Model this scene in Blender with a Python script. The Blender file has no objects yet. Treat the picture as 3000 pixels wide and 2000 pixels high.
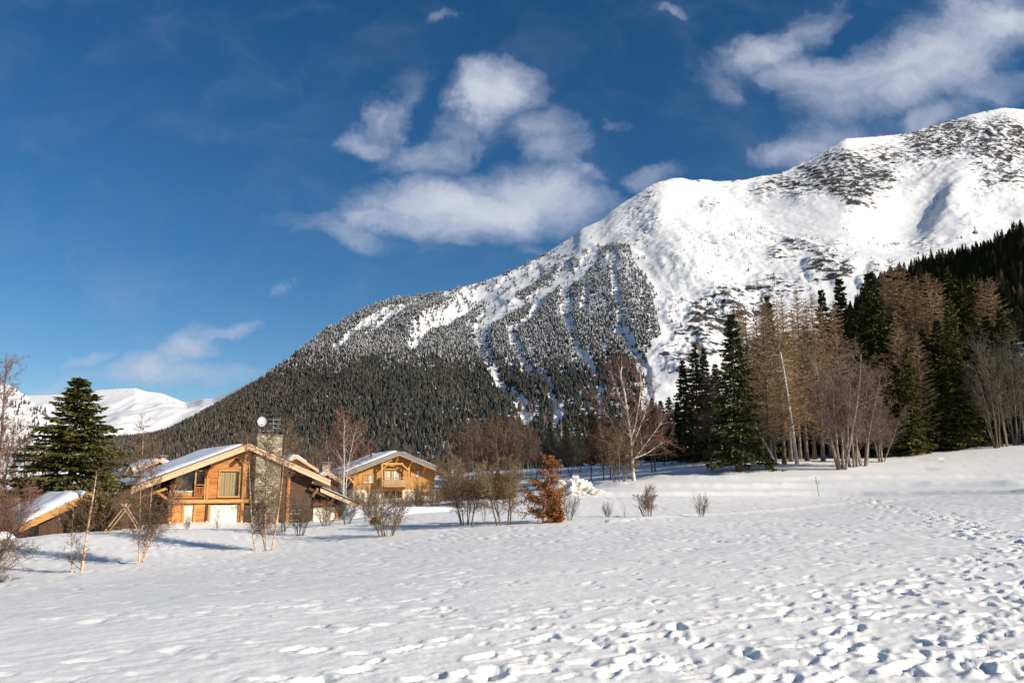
import bpy, bmesh, math, random
import numpy as np
from mathutils import Vector, Matrix

SC = bpy.context.scene
COL = SC.collection
rad = math.radians

# ------------------------------------------------------------------ camera
F = 2333.333            # focal length in photo pixels (28 mm on 36 mm, 3000 px wide)
EYE = 1.65
PITCH = math.atan(420.0 / F)
CP, SP = math.cos(PITCH), math.sin(PITCH)
cam_d = bpy.data.cameras.new('camera')
cam_d.lens = 28.0
cam_d.sensor_width = 36.0
cam_d.clip_start = 0.1
cam_d.clip_end = 40000.0
cam = bpy.data.objects.new('camera', cam_d)
cam.location = (0, 0, EYE)
cam.rotation_euler = (math.pi / 2 + PITCH, 0, 0)
COL.objects.link(cam)
SC.camera = cam

# ------------------------------------------------------------------ sun, sky, exposure
SUN_EL = rad(25.0)
SUN_V = Vector((0.883 * math.cos(SUN_EL), -0.469 * math.cos(SUN_EL), math.sin(SUN_EL)))  # towards the sun
sl = bpy.data.lights.new('sun', 'SUN')
sl.energy = 5.0
sl.angle = rad(0.53)
sl.color = (1.0, 0.905, 0.775)
sun = bpy.data.objects.new('sun', sl)
sun.rotation_euler = SUN_V.to_track_quat('Z', 'Y').to_euler()
sun.location = (40, -30, 60)
COL.objects.link(sun)
SC.view_settings.view_transform = 'Standard'
SC.view_settings.look = 'None'
SC.view_settings.exposure = 0.27
SC.view_settings.gamma = 1.0
SC.view_settings.use_curve_mapping = False
SC.cycles.max_bounces = 5
SC.cycles.diffuse_bounces = 3
SC.cycles.glossy_bounces = 2
SC.cycles.transmission_bounces = 2
SC.cycles.transparent_max_bounces = 4
SC.cycles.caustics_reflective = False
SC.cycles.caustics_refractive = False


class NT:
    """small node-tree helper"""
    def __init__(self, tree):
        self.t = tree
        self.n = tree.nodes
        self.l = tree.links

    def new(self, typ, **kw):
        nd = self.n.new(typ)
        ins = kw.pop('ins', {})
        for k, v in kw.items():
            setattr(nd, k, v)
        for k, v in ins.items():
            if hasattr(v, 'is_output') or isinstance(v, bpy.types.NodeSocket):
                self.l.new(v, nd.inputs[k])
            else:
                nd.inputs[k].default_value = v
        return nd

    def math(self, op, a, b=0.0, c=None, clamp=False):
        nd = self.n.new('ShaderNodeMath')
        nd.operation = op
        nd.use_clamp = clamp
        for i, v in enumerate((a, b, c)):
            if v is None:
                continue
            if isinstance(v, bpy.types.NodeSocket):
                self.l.new(v, nd.inputs[i])
            else:
                nd.inputs[i].default_value = v
        return nd.outputs[0]

    def vmath(self, op, a, b=None, out=0):
        nd = self.n.new('ShaderNodeVectorMath')
        nd.operation = op
        for i, v in enumerate((a, b)):
            if v is None:
                continue
            if isinstance(v, bpy.types.NodeSocket):
                self.l.new(v, nd.inputs[i])
            else:
                nd.inputs[i].default_value = v
        return nd.outputs[out]

    def remap(self, v, a, b, c=0.0, d=1.0, smooth=True):
        nd = self.n.new('ShaderNodeMapRange')
        nd.interpolation_type = 'SMOOTHSTEP' if smooth else 'LINEAR'
        self.l.new(v, nd.inputs['Value'])
        nd.inputs['From Min'].default_value = a
        nd.inputs['From Max'].default_value = b
        nd.inputs['To Min'].default_value = c
        nd.inputs['To Max'].default_value = d
        return nd.outputs[0]

    def mix(self, fac, a, b, blend='MIX'):
        nd = self.n.new('ShaderNodeMix')
        nd.data_type = 'RGBA'
        nd.blend_type = blend
        for k, v in ((0, fac), (6, a), (7, b)):
            if isinstance(v, bpy.types.NodeSocket):
                self.l.new(v, nd.inputs[k])
            else:
                nd.inputs[k].default_value = v if k == 0 else (tuple(v) + (1.0,))[:4]
        return nd.outputs[2]

    def noise(self, vec, scale, detail=3.0, rough=0.5, dist=0.0, out=0, dims='3D'):
        nd = self.n.new('ShaderNodeTexNoise')
        nd.noise_dimensions = dims
        if vec is not None:
            self.l.new(vec, nd.inputs['Vector'])
        nd.inputs['Scale'].default_value = scale
        nd.inputs['Detail'].default_value = detail
        nd.inputs['Roughness'].default_value = rough
        nd.inputs['Distortion'].default_value = dist
        return nd.outputs[out]


def pix_dir(px, py):
    cx, cy = (px - 1500.0) / F, -(py - 1000.0) / F
    return Vector((cx, CP - SP * cy, SP + CP * cy))


def P(px, py, d):
    """world point seen at photo pixel (px,py) at forward distance d"""
    v = pix_dir(px, py)
    return Vector((v.x * d / v.y, d, EYE + v.z * d / v.y))


# world: Nishita sky with broken cloud
W = bpy.data.worlds.new('World')
SC.world = W
W.use_nodes = True
w = NT(W.node_tree)
w.n.clear()
sky = w.new('ShaderNodeTexSky', sky_type='NISHITA', sun_disc=False)
sky.sun_elevation = SUN_EL
sky.sun_rotation = math.atan2(SUN_V.x, SUN_V.y)
sky.altitude = 1600.0
sky.air_density = 1.0
sky.dust_density = 0.15
sky.ozone_density = 2.2
tc = w.new('ShaderNodeTexCoord')
sep = w.new('ShaderNodeSeparateXYZ', ins={0: tc.outputs['Generated']})
X, Y, Z = sep.outputs
ys = w.math('MAXIMUM', Y, 0.05)
u = w.math('DIVIDE', X, ys)
v = w.math('DIVIDE', Z, ys)
uv = w.new('ShaderNodeCombineXYZ', ins={0: u, 1: v}).outputs[0]
warpn = w.noise(uv, 4.0, 6.0, 0.62, out=1)
warp = w.vmath('MULTIPLY', w.vmath('SUBTRACT', warpn, (0.5, 0.5, 0.5)), (0.22, 0.15, 0.0))
uvw = w.vmath('ADD', uv, warp)
CLOUDS = [  # centre px, py, half sizes, tilt (deg), weight
    (1380, 615, 430, 115, 0, 1.25), (1560, 570, 280, 105, -8, 1.15), (1130, 640, 240, 62, 8, .85),
    (1430, 285, 165, 110, 0, 1.10), (1370, 370, 150, 80, 20, .5),
    (1140, 320, 75, 150, -25, .62), (1065, 430, 110, 55, -25, .58),
    (1290, 445, 260, 70, 12, .58), (1600, 400, 120, 90, -40, .60), (1700, 500, 70, 40, 0, .5),
    (1000, 705, 290, 45, -8, .56), (1330, 710, 90, 40, -15, .45), (1570, 735, 70, 35, -10, .42),
    (2680, 190, 420, 150, 15, 1.15), (2900, 90, 300, 130, 0, 1.05), (2300, 110, 260, 75, 25, .72),
    (2390, 200, 190, 90, -5, .75), (2440, 400, 330, 100, 18, .64), (2730, 345, 150, 85, 10, .92),
    (2240, 450, 140, 60, 15, .55), (2890, 260, 200, 70, -20, .6), (2110, 220, 90, 70, -20, .42),
    (1880, 505, 80, 55, -10, .62), (580, 1005, 120, 60, 15, .85), (700, 960, 120, 28, 10, .68),
    (500, 1085, 290, 50, 3, .78), (260, 1055, 75, 30, 12, .75), (120, 1140, 140, 38, 8, .7),
    (835, 855, 40, 30, -45, .5), (1790, 365, 90, 28, -5, .46), (1300, 75, 60, 30, 10, .42), (1950, 35, 80, 25, -10, .42),
]
tot = None
for (cx, cy, rx, ry, tilt, wt) in CLOUDS:
    dd = pix_dir(cx, cy)
    mp = w.new('ShaderNodeMapping', vector_type='TEXTURE', ins={'Vector': uvw,
               'Location': (dd.x / dd.y, dd.z / dd.y, 0), 'Rotation': (0, 0, rad(tilt)),
               'Scale': (rx * 1.38 / F, ry * 1.42 / F, 1)})
    ln = w.vmath('LENGTH', mp.outputs[0], out=1)
    b = w.remap(ln, 1.0, 0.15, 0.0, wt)
    tot = b if tot is None else w.math('SMOOTH_MAX', tot, b, 0.15)
front = w.remap(Y, 0.1, 0.3)
tot = w.math('MULTIPLY', tot, front)
# the same kind of broken cloud carries on round the rest of the sky
gen = w.math('MULTIPLY', w.remap(w.noise(tc.outputs['Generated'], 2.2, 3.0), 0.5, 0.75), w.remap(Y, 0.4, 0.1))
tot = w.math('MAXIMUM', tot, gen)
st = w.vmath('MULTIPLY', uvw, (1.0, 1.5, 1.0))
n1 = w.noise(st, 9.0, 10.0, 0.62, 0.5)
n2 = w.noise(st, 4.5, 4.0, 0.5, 0.2)
nn = w.math('ADD', w.math('MULTIPLY', n1, 0.72), w.math('MULTIPLY', n2, 0.42))
dens = w.math('ADD', tot, w.math('MULTIPLY', w.math('SUBTRACT', nn, 0.60), 2.0))
dens = w.math('MULTIPLY', dens, w.remap(tot, 0.0, 0.25))
cov = w.remap(dens, -0.05, 1.30, 0.0, 0.90)
cov = w.math('POWER', cov, 0.9)
shade = w.remap(dens, 0.5, 1.5, 0.0, 1.0)
ccol = w.mix(shade, (5.0, 5.5, 6.9), (6.6, 6.9, 7.6))
hs = w.new('ShaderNodeHueSaturation', ins={'Saturation': 1.32, 'Value': 0.88, 'Color': sky.outputs[0]})
skyc = w.mix(cov, hs.outputs[0], ccol)
bg = w.new('ShaderNodeBackground', ins={'Color': skyc, 'Strength': 0.085})
wo = w.new('ShaderNodeOutputWorld', ins={'Surface': bg.outputs[0]})


W.cycles.sampling_method = 'MANUAL'
W.cycles.sample_map_resolution = 256


# ------------------------------------------------------------------ numpy noise
_prm = np.random.RandomState(7).permutation(512)
_prm = np.concatenate([_prm, _prm])
_ang = np.random.RandomState(9).uniform(0, 2 * np.pi, 512)
_gx, _gy = np.cos(_ang), np.sin(_ang)


def pnoise(x, y, seed=0):
    x = np.asarray(x, float) + seed * 17.31
    y = np.asarray(y, float) + seed * 9.77
    xi = np.floor(x).astype(np.int64)
    yi = np.floor(y).astype(np.int64)
    xf, yf = x - xi, y - yi
    uu = xf * xf * xf * (xf * (xf * 6 - 15) + 10)
    vv = yf * yf * yf * (yf * (yf * 6 - 15) + 10)

    def g(ix, iy, fx, fy):
        h = _prm[(_prm[ix & 511] + iy) & 511]
        return _gx[h] * fx + _gy[h] * fy
    a = g(xi, yi, xf, yf)
    b = g(xi + 1, yi, xf - 1, yf)
    c = g(xi, yi + 1, xf, yf - 1)
    d = g(xi + 1, yi + 1, xf - 1, yf - 1)
    return ((a + (b - a) * uu) * (1 - vv) + (c + (d - c) * uu) * vv) * 1.5


def fbm(x, y, octv=4, gain=0.5, seed=0):
    s, a, f, t = 0.0, 1.0, 1.0, 0.0
    for i in range(octv):
        s = s + a * pnoise(x * f, y * f, seed + i)
        t += a
        a *= gain
        f *= 2.03
    return s / t


def ridged(x, y, octv=4, gain=0.5, seed=0):
    s, a, f, t = 0.0, 1.0, 1.0, 0.0
    for i in range(octv):
        s = s + a * (1 - 2 * np.abs(pnoise(x * f, y * f, seed + i)))
        t += a
        a *= gain
        f *= 2.03
    return s / t


def sstep(a, b, x):
    t = np.clip((x - a) / (b - a), 0, 1)
    return t * t * (3 - 2 * t)


def seg_dist(px, py, line):
    """distance of arrays (px,py) to a polyline"""
    best = np.full(np.shape(px), 1e9)
    for (x0, y0), (x1, y1) in zip(line[:-1], line[1:]):
        dx, dy = x1 - x0, y1 - y0
        t = np.clip(((px - x0) * dx + (py - y0) * dy) / (dx * dx + dy * dy + 1e-9), 0, 1)
        best = np.minimum(best, np.hypot(px - x0 - t * dx, py - y0 - t * dy))
    return best


# ------------------------------------------------------------------ object helpers
def link(o, parent=None):
    COL.objects.link(o)
    if parent is not None:
        o.parent = parent
    return o


def mesh_np(name, verts, faces, mats=(), smooth=False, midx=None):
    """verts (n,3) array, faces (m,3|4) int array or list of lists"""
    me = bpy.data.meshes.new(name)
    if isinstance(faces, np.ndarray):
        k = faces.shape[1]
        me.vertices.add(len(verts))
        me.vertices.foreach_set('co', np.asarray(verts, np.float32).ravel())
        me.loops.add(faces.size)
        me.loops.foreach_set('vertex_index', faces.astype(np.int32).ravel())
        me.polygons.add(len(faces))
        me.polygons.foreach_set('loop_start', np.arange(0, faces.size, k, dtype=np.int32))
        me.polygons.foreach_set('loop_total', np.full(len(faces), k, np.int32))
        me.update(calc_edges=True)
        me.validate()
    else:
        me.from_pydata([tuple(v) for v in verts], [], faces)
        me.update()
    for m in mats:
        me.materials.append(m)
    if midx is not None:
        me.polygons.foreach_set('material_index', np.asarray(midx, np.int32))
    if smooth:
        me.polygons.foreach_set('use_smooth', np.ones(len(me.polygons), bool))
    return me


def mobj(name, me, parent=None):
    return link(bpy.data.objects.new(name, me), parent)


def empty(name, loc=(0, 0, 0), rz=0.0, label=None, cat=None, group=None):
    o = bpy.data.objects.new(name, None)
    o.location = loc
    o.rotation_euler = (0, 0, rz)
    o.empty_display_size = 0.3
    link(o)
    tag(o, label, cat, group)
    return o


def tag(o, label=None, cat=None, group=None, kind=None):
    if label:
        o['label'] = label
    if cat:
        o['category'] = cat
    if group:
        o['group'] = group
    if kind:
        o['kind'] = kind
    return o


class MB:
    """collects simple solids into one mesh"""
    def __init__(self):
        self.v, self.f = [], []

    def add(self, vs, fs):
        b = len(self.v)
        self.v += [tuple(p) for p in vs]
        self.f += [[i + b for i in q] for q in fs]
        return self

    def box(self, x0, x1, y0, y1, z0, z1):
        vs = [(x0, y0, z0), (x1, y0, z0), (x1, y1, z0), (x0, y1, z0), (x0, y0, z1), (x1, y0, z1), (x1, y1, z1), (x0, y1, z1)]
        return self.add(vs, [[3, 2, 1, 0], [4, 5, 6, 7], [0, 1, 5, 4], [1, 2, 6, 5], [2, 3, 7, 6], [3, 0, 4, 7]])

    def prism(self, poly, y0, y1):
        """poly: list of (x,z), extruded along y"""
        n = len(poly)
        area = sum(poly[i][0] * poly[(i + 1) % n][1] - poly[(i + 1) % n][0] * poly[i][1] for i in range(n))
        if area < 0:
            poly = poly[::-1]
        vs = [(x, y0, z) for x, z in poly] + [(x, y1, z) for x, z in poly]
        fs = [list(range(n)), list(range(2 * n - 1, n - 1, -1))]
        fs += [[(i + 1) % n, i, n + i, n + (i + 1) % n] for i in range(n)]
        return self.add(vs, fs)

    def bar(self, a, b, w, h=None, up=(0, 0, 1)):
        """rectangular bar from a to b"""
        h = h or w
        a, b, up = Vector(a), Vector(b), Vector(up)
        d = (b - a).normalized()
        s = d.cross(up)
        if s.length < 1e-4:
            s = d.cross(Vector((0, 1, 0)))
        s.normalize()
        t = s.cross(d)
        s, t = s * (w / 2), t * (h / 2)
        vs = [a - s - t, a + s - t, a + s + t, a - s + t, b - s - t, b + s - t, b + s + t, b - s + t]
        return self.add(vs, [[0, 1, 2, 3], [7, 6, 5, 4], [1, 0, 4, 5], [2, 1, 5, 6], [3, 2, 6, 7], [0, 3, 7, 4]])

    def tube(self, pts, rs, n=8, cap=True):
        pts = [Vector(p) for p in pts]
        if not hasattr(rs, '__len__'):
            rs = [rs] * len(pts)
        vs, fs = [], []
        ref = Vector((0.31, 0.77, 0.55))
        for i, p in enumerate(pts):
            d = (pts[min(i + 1, len(pts) - 1)] - pts[max(i - 1, 0)]).normalized()
            s = d.cross(ref).normalized()
            t = d.cross(s)
            for k in range(n):
                a = 2 * math.pi * k / n
                vs.append(p + (s * math.cos(a) + t * math.sin(a)) * rs[i])
        for i in range(len(pts) - 1):
            for k in range(n):
                k2 = (k + 1) % n
                fs.append([i * n + k, i * n + k2, (i + 1) * n + k2, (i + 1) * n + k])
        if cap:
            fs.append(list(range(n))[::-1])
            fs.append([(len(pts) - 1) * n + k for k in range(n)])
        return self.add(vs, fs)

    def build(self, name, mat, parent=None, smooth=False, bevel=0.0):
        me = mesh_np(name, self.v, self.f, [mat] if mat else [], smooth)
        if smooth:
            me.set_sharp_from_angle(angle=rad(40))
        o = mobj(name, me, parent)
        return o

# ------------------------------------------------------------------ materials
def mat_new(name):
    m = bpy.data.materials.new(name)
    m.use_nodes = True
    k = NT(m.node_tree)
    b = k.n['Principled BSDF']
    return m, k, b


def simple(name, col, rough=0.7, var=0.15, scale=6.0, stretch=(1, 1, 1), bump=0.0, objrand=0.0, metallic=0.0, spec=0.3, island=0.0, coord='Object'):
    m, k, b = mat_new(name)
    tcn = k.new('ShaderNodeTexCoord')
    vec = k.vmath('MULTIPLY', tcn.outputs[coord], stretch)
    n = k.noise(vec, scale, 5.0, 0.6)
    dark = tuple(c * (1 - var) for c in col)
    lite = tuple(min(1, c * (1 + var)) for c in col)
    c = k.mix(k.remap(n, 0.3, 0.7), dark, lite)
    if objrand:
        oi = k.new('ShaderNodeObjectInfo')
        f = k.remap(oi.outputs['Random'], 0, 1, 1 - objrand, 1 + objrand, smooth=False)
        c = k.vmath('SCALE', c) if False else c
        sc = k.new('ShaderNodeVectorMath', operation='SCALE', ins={0: c, 'Scale': f})
        c = sc.outputs[0]
    if island:
        ge = k.new('ShaderNodeNewGeometry')
        f = k.remap(ge.outputs['Random Per Island'], 0, 1, 1 - island, 1 + island, smooth=False)
        sc = k.new('ShaderNodeVectorMath', operation='SCALE', ins={0: c, 'Scale': f})
        c = sc.outputs[0]
    k.l.new(c, b.inputs['Base Color'])
    b.inputs['Roughness'].default_value = rough
    b.inputs['Metallic'].default_value = metallic
    b.inputs['Specular IOR Level'].default_value = spec
    if bump:
        bp = k.new('ShaderNodeBump', ins={'Strength': 0.6, 'Distance': bump, 'Height': n})
        k.l.new(bp.outputs[0], b.inputs['Normal'])
    return m


def wood(name, col, axis=0, var=0.3, objrand=0.12, rough=0.6):
    st = [14.0, 14.0, 14.0]
    st[axis] = 0.8
    return simple(name, col, rough, var, 1.6, tuple(st), 0.004, objrand, spec=0.25)


def snow_mat(name, bump_d=0.02, scale=14.0, dirt=0.0, col=(0.90, 0.885, 0.845)):
    m, k, b = mat_new(name)
    tcn = k.new('ShaderNodeTexCoord')
    vec = tcn.outputs['Object']
    n1 = k.noise(vec, scale, 6.0, 0.65)
    n2 = k.noise(vec, scale * 0.09, 4.0, 0.55)
    c = k.mix(k.remap(n2, 0.3, 0.7), tuple(x * 0.965 for x in col), col)
    if dirt:
        d = k.noise(vec, 1.1, 6.0, 0.65)
        c = k.mix(k.remap(d, 0.46, 0.58, 0, dirt), c, (0.34, 0.26, 0.16))
    k.l.new(c, b.inputs['Base Color'])
    b.inputs['Roughness'].default_value = 0.55
    b.inputs['Specular IOR Level'].default_value = 0.25
    bp = k.new('ShaderNodeBump', ins={'Strength': 0.7, 'Distance': bump_d, 'Height': n1})
    k.l.new(bp.outputs[0], b.inputs['Normal'])
    return m


M = {}
M['snow'] = snow_mat('snow_ground', 0.016, 11.0)
M['roof_snow'] = snow_mat('snow_roof', 0.03, 5.0, col=(0.86, 0.88, 0.91))
M['pile_snow'] = snow_mat('snow_pile', 0.08, 4.0, dirt=0.75)
M['plank'] = wood('wood_plank', (0.50, 0.215, 0.060), 0, 0.40, 0.20)
M['plank_red'] = wood('wood_plank_reddish', (0.43, 0.155, 0.042), 0, 0.35, 0.20)
M['timber'] = wood('wood_timber', (0.50, 0.235, 0.06), 2, 0.3, 0.12)
M['timber_h'] = wood('wood_beam', (0.54, 0.275, 0.085), 0, 0.35, 0.12)
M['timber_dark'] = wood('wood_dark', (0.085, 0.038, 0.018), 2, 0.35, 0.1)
M['fascia'] = wood('wood_fascia_pale', (0.62, 0.41, 0.235), 0, 0.16, 0.06)
M['soffit'] = wood('wood_soffit', (0.13, 0.062, 0.028), 0, 0.3, 0.05)
M['gold'] = wood('wood_golden', (0.56, 0.285, 0.075), 0, 0.28, 0.12)
M['gold_v'] = wood('wood_golden_post', (0.56, 0.29, 0.08), 2, 0.28, 0.12)
M['grey_wood'] = wood('wood_weathered', (0.27, 0.225, 0.18), 0, 0.3, 0.08)
M['rail'] = wood('wood_rail', (0.42, 0.28, 0.14), 2, 0.25, 0.1)
M['pole_wood'] = wood('wood_pole', (0.40, 0.26, 0.15), 2, 0.25, 0.1)
M['shutter'] = simple('shutter_cream', (0.74, 0.69, 0.56), 0.6, 0.07, 2.0, objrand=0.03)
M['curtain'] = simple('curtain_beige', (0.30, 0.225, 0.115), 0.9, 0.14, 5.0, (6, 6, 0.4))
M['curtain_w'] = simple('curtain_white', (0.60, 0.66, 0.62), 0.9, 0.1, 5.0, (8, 8, 0.4))
M['glass'] = simple('glass_dark', (0.012, 0.014, 0.016), 0.06, 0.2, 1.0, spec=0.6)
M['tile'] = simple('tile_dark', (0.06, 0.052, 0.05), 0.8, 0.3, 5.0)
M['tile_red'] = simple('tile_red', (0.22, 0.065, 0.03), 0.8, 0.4, 3.0)
M['plaster'] = simple('plaster_cream', (0.70, 0.60, 0.47), 0.9, 0.12, 2.0)
M['white_wall'] = simple('plaster_white', (0.72, 0.70, 0.66), 0.9, 0.06, 1.0)
M['metal'] = simple('metal_grey', (0.33, 0.34, 0.35), 0.45, 0.1, 3.0, metallic=0.6)
M['dish'] = simple('dish_white', (0.66, 0.66, 0.65), 0.5, 0.04, 2.0)
M['lamp'] = simple('lamp_white', (0.8, 0.8, 0.78), 0.4, 0.02, 2.0)
M['green'] = simple('paint_green', (0.04, 0.36, 0.05), 0.5, 0.1, 3.0)
M['yellow'] = simple('paint_yellow', (0.60, 0.42, 0.03), 0.5, 0.1, 3.0)
M['sign_grey'] = simple('sign_grey', (0.30, 0.32, 0.35), 0.6, 0.08, 3.0)
M['red'] = simple('paint_red', (0.55, 0.035, 0.03), 0.5, 0.1, 2.0)
M['cabin'] = simple('cabin_dark', (0.035, 0.033, 0.035), 0.4, 0.2, 2.0)
M['cable'] = simple('cable_steel', (0.07, 0.07, 0.075), 0.5, 0.1, 1.0)

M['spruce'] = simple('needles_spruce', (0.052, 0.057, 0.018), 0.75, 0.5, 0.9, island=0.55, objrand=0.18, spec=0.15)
M['spruce_lit'] = simple('needles_olive_sunlit', (0.092, 0.090, 0.022), 0.75, 0.45, 0.9, island=0.5, objrand=0.1, spec=0.15)  # lighter olive copy of the spruce needles, sunlight put into the colour
M['larch'] = simple('twigs_larch', (0.36, 0.25, 0.145), 0.85, 0.35, 0.5, objrand=0.16, spec=0.1)
M['larch_gold'] = simple('twigs_larch_gold', (0.30, 0.18, 0.06), 0.85, 0.3, 0.5, spec=0.1)
M['bark'] = simple('bark_grey', (0.16, 0.13, 0.10), 0.9, 0.5, 4.0, (3, 3, 0.8), 0.01, 0.12, spec=0.1)
M['bark_dark'] = simple('bark_dark', (0.075, 0.052, 0.038), 0.9, 0.4, 4.0, (3, 3, 0.8), 0.01, spec=0.1)
M['bark_alder'] = simple('bark_alder', (0.235, 0.195, 0.155), 0.9, 0.45, 3.0, (3, 3, 0.6), 0.01, 0.1, spec=0.1)
M['twig_brown'] = simple('twigs_brown', (0.185, 0.118, 0.078), 0.9, 0.3, 0.7, objrand=0.15, spec=0.1)
M['twig_red'] = simple('twigs_reddish', (0.195, 0.098, 0.070), 0.9, 0.3, 0.7, objrand=0.12, spec=0.1)
M['twig_pink'] = simple('twigs_mauve', (0.205, 0.138, 0.112), 0.9, 0.25, 0.7, objrand=0.1, spec=0.1)
M['twig_tan'] = simple('twigs_tan', (0.20, 0.135, 0.075), 0.9, 0.3, 0.9, objrand=0.15, spec=0.1)
M['twig_grey'] = simple('twigs_grey', (0.13, 0.115, 0.085), 0.9, 0.3, 0.7, objrand=0.12, spec=0.1)
M['twig_rust'] = simple('twigs_rust', (0.20, 0.105, 0.048), 0.9, 0.3, 0.9, objrand=0.12, spec=0.1)
M['beech_leaf'] = simple('leaves_copper', (0.34, 0.135, 0.040), 0.7, 0.35, 1.2, island=0.5, spec=0.2)
M['juniper'] = simple('needles_ochre', (0.105, 0.075, 0.022), 0.8, 0.4, 1.0, island=0.4, spec=0.1)


def birch_mat(name, white, orange=0.0):
    m, k, b = mat_new(name)
    tcn = k.new('ShaderNodeTexCoord')
    n = k.noise(k.vmath('MULTIPLY', tcn.outputs['Object'], (4, 4, 14)), 1.0, 4.0, 0.65)
    n2 = k.noise(tcn.outputs['Object'], 1.1, 3.0)
    c = k.mix(k.remap(n2, 0.4, 0.65, 0, orange), white, (0.55, 0.24, 0.10))
    c = k.mix(k.remap(n, 0.52, 0.62), c, (0.09, 0.055, 0.04))
    k.l.new(c, b.inputs['Base Color'])
    b.inputs['Roughness'].default_value = 0.8
    return m


M['birch'] = birch_mat('bark_birch', (0.66, 0.60, 0.52))
M['birch_peach'] = birch_mat('bark_birch_peach', (0.70, 0.54, 0.36), 0.75)


def stone_mat():
    m, k, b = mat_new('stone_masonry')
    tcn = k.new('ShaderNodeTexCoord')
    ge = k.new('ShaderNodeNewGeometry')
    r = ge.outputs['Random Per Island']
    cr = k.new('ShaderNodeValToRGB', ins={0: r})
    e = cr.color_ramp.elements
    e[0].color = (0.20, 0.17, 0.12, 1)
    e[1].color = (0.60, 0.53, 0.40, 1)
    x = e.new(0.35); x.color = (0.40, 0.34, 0.22, 1)
    x = e.new(0.6); x.color = (0.28, 0.25, 0.20, 1)
    x = e.new(0.8); x.color = (0.48, 0.39, 0.23, 1)
    n = k.noise(tcn.outputs['Object'], 9.0, 5.0)
    c = k.mix(k.remap(n, 0.3, 0.7), (0.75, 0.75, 0.75), (1.15, 1.15, 1.15))
    c = k.mix(1.0, cr.outputs[0], c, 'MULTIPLY')
    k.l.new(c, b.inputs['Base Color'])
    b.inputs['Roughness'].default_value = 0.9
    bp = k.new('ShaderNodeBump', ins={'Strength': 0.7, 'Distance': 0.02, 'Height': n})
    k.l.new(bp.outputs[0], b.inputs['Normal'])
    return m


M['stone'] = stone_mat()
M['mortar'] = simple('mortar', (0.13, 0.12, 0.10), 0.95, 0.2, 8.0)


def mountain_mat(name, s1=0.032, s2=0.010):
    """snow over rock: the per-vertex 'rock' value says how craggy the ground is there"""
    m, k, b = mat_new(name)
    tcn = k.new('ShaderNodeTexCoord')
    vec = tcn.outputs['Object']
    at = k.new('ShaderNodeAttribute', attribute_name='rock')
    rock = at.outputs['Fac']
    mp = k.new('ShaderNodeMapping', ins={'Vector': vec, 'Rotation': (0.0, rad(38), 0.0), 'Scale': (0.85, 1.0, 1.2)})
    n = k.noise(mp.outputs[0], s1, 7.0, 0.68, 0.4)
    n2 = k.noise(vec, s2, 4.0, 0.55)
    q = k.math('ADD', n, k.math('MULTIPLY', k.math('SUBTRACT', n2, 0.5), 0.30))
    lev = k.math('SUBTRACT', q, k.math('SUBTRACT', 0.80, k.math('MULTIPLY', rock, 0.365)))
    fac = k.remap(lev, -0.008, 0.022)
    rc = k.noise(vec, 0.06, 5.0, 0.6)
    rockc = k.mix(k.remap(rc, 0.3, 0.7), (0.030, 0.030, 0.032), (0.115, 0.105, 0.095))
    c = k.mix(fac, (0.815, 0.815, 0.81), rockc)
    k.l.new(c, b.inputs['Base Color'])
    b.inputs['Roughness'].default_value = 0.7
    b.inputs['Specular IOR Level'].default_value = 0.1
    hb = k.math('ADD', k.math('MULTIPLY', n, 1.0), k.math('MULTIPLY', fac, 0.25))
    bs = k.math('ADD', k.math('MULTIPLY', rock, 0.55), 0.03)
    bp = k.new('ShaderNodeBump', ins={'Strength': bs, 'Distance': 16.0, 'Height': hb})
    k.l.new(bp.outputs[0], b.inputs['Normal'])
    return m


M['mountain'] = mountain_mat('mountain_snow_rock')
M['far_tree'] = simple('far_spruce', (0.056, 0.060, 0.053), 0.85, 0.3, 0.3, objrand=0.35, spec=0.05)
M['far_larch'] = simple('far_larch', (0.155, 0.125, 0.098), 0.9, 0.3, 0.3, objrand=0.35, spec=0.05)
M['far_dust'] = simple('far_tree_snow', (0.52, 0.53, 0.55), 0.8, 0.2, 0.3, spec=0.05)
M['forest_floor'] = snow_mat('snow_forest_floor', 0.2, 0.5)

# ------------------------------------------------------------------ ground
GCP = [  # photo pixel and forward distance of points on the snow
    (240, 1675, 37), (0, 1705, 35), (410, 1650, 40), (770, 1615, 45), (1130, 1572, 48), (1600, 1530, 50),
    (1900, 1515, 56), (2055, 1515, 56), (2400, 1453, 80), (2480, 1374, 94), (2167, 1381, 97), (1858, 1407, 97),
    (500, 1541, 70), (912, 1528, 80), (150, 1574, 49), (330, 1553, 56), (10, 1594, 47), (-300, 1610, 47), (-300, 1720, 35),
    (1080, 1462, 106), (1320, 1452, 108), (1200, 1502, 74), (1700, 1445, 85), (1640, 1384, 125), (1450, 1400, 125),
    (1200, 1415, 125), (700, 1420, 125), (200, 1450, 125), (2040, 1356, 114), (1920, 1376, 112),
    (2600, 1341, 112), (2850, 1314, 114), (3000, 1294, 120), (2950, 1380, 88), (2990, 1455, 58), (3300, 1270, 115), (3300, 1430, 58),
    (2350, 1345, 118), (2720, 1366, 95),
]
gp = [P(*c) for c in GCP]
gp += [Vector((x, y, z)) for x, y, z in ((0, 0, 0), (-6, 0, 0), (6, 0, 0.02), (0, -15, 0), (-4, 7, -0.03), (0, 7, 0), (5, 7, 0.03), (-20, -10, -.8), (20, -10, .3),
      (-36, 62, -3.3), (-44, 60, -3.3), (-28, 68, -2.4), (-12, 18, -1.05), (0, 18, -.25), (12, 18, .12), (-60, 0, -2.2), (50, 0, 1.0), (-60, 160, 1.2), (0, 160, 4.5), (60, 165, 9.0), (120, 160, 13.0), (-110, 100, -1.5), (110, 60, 3.5))]
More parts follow.
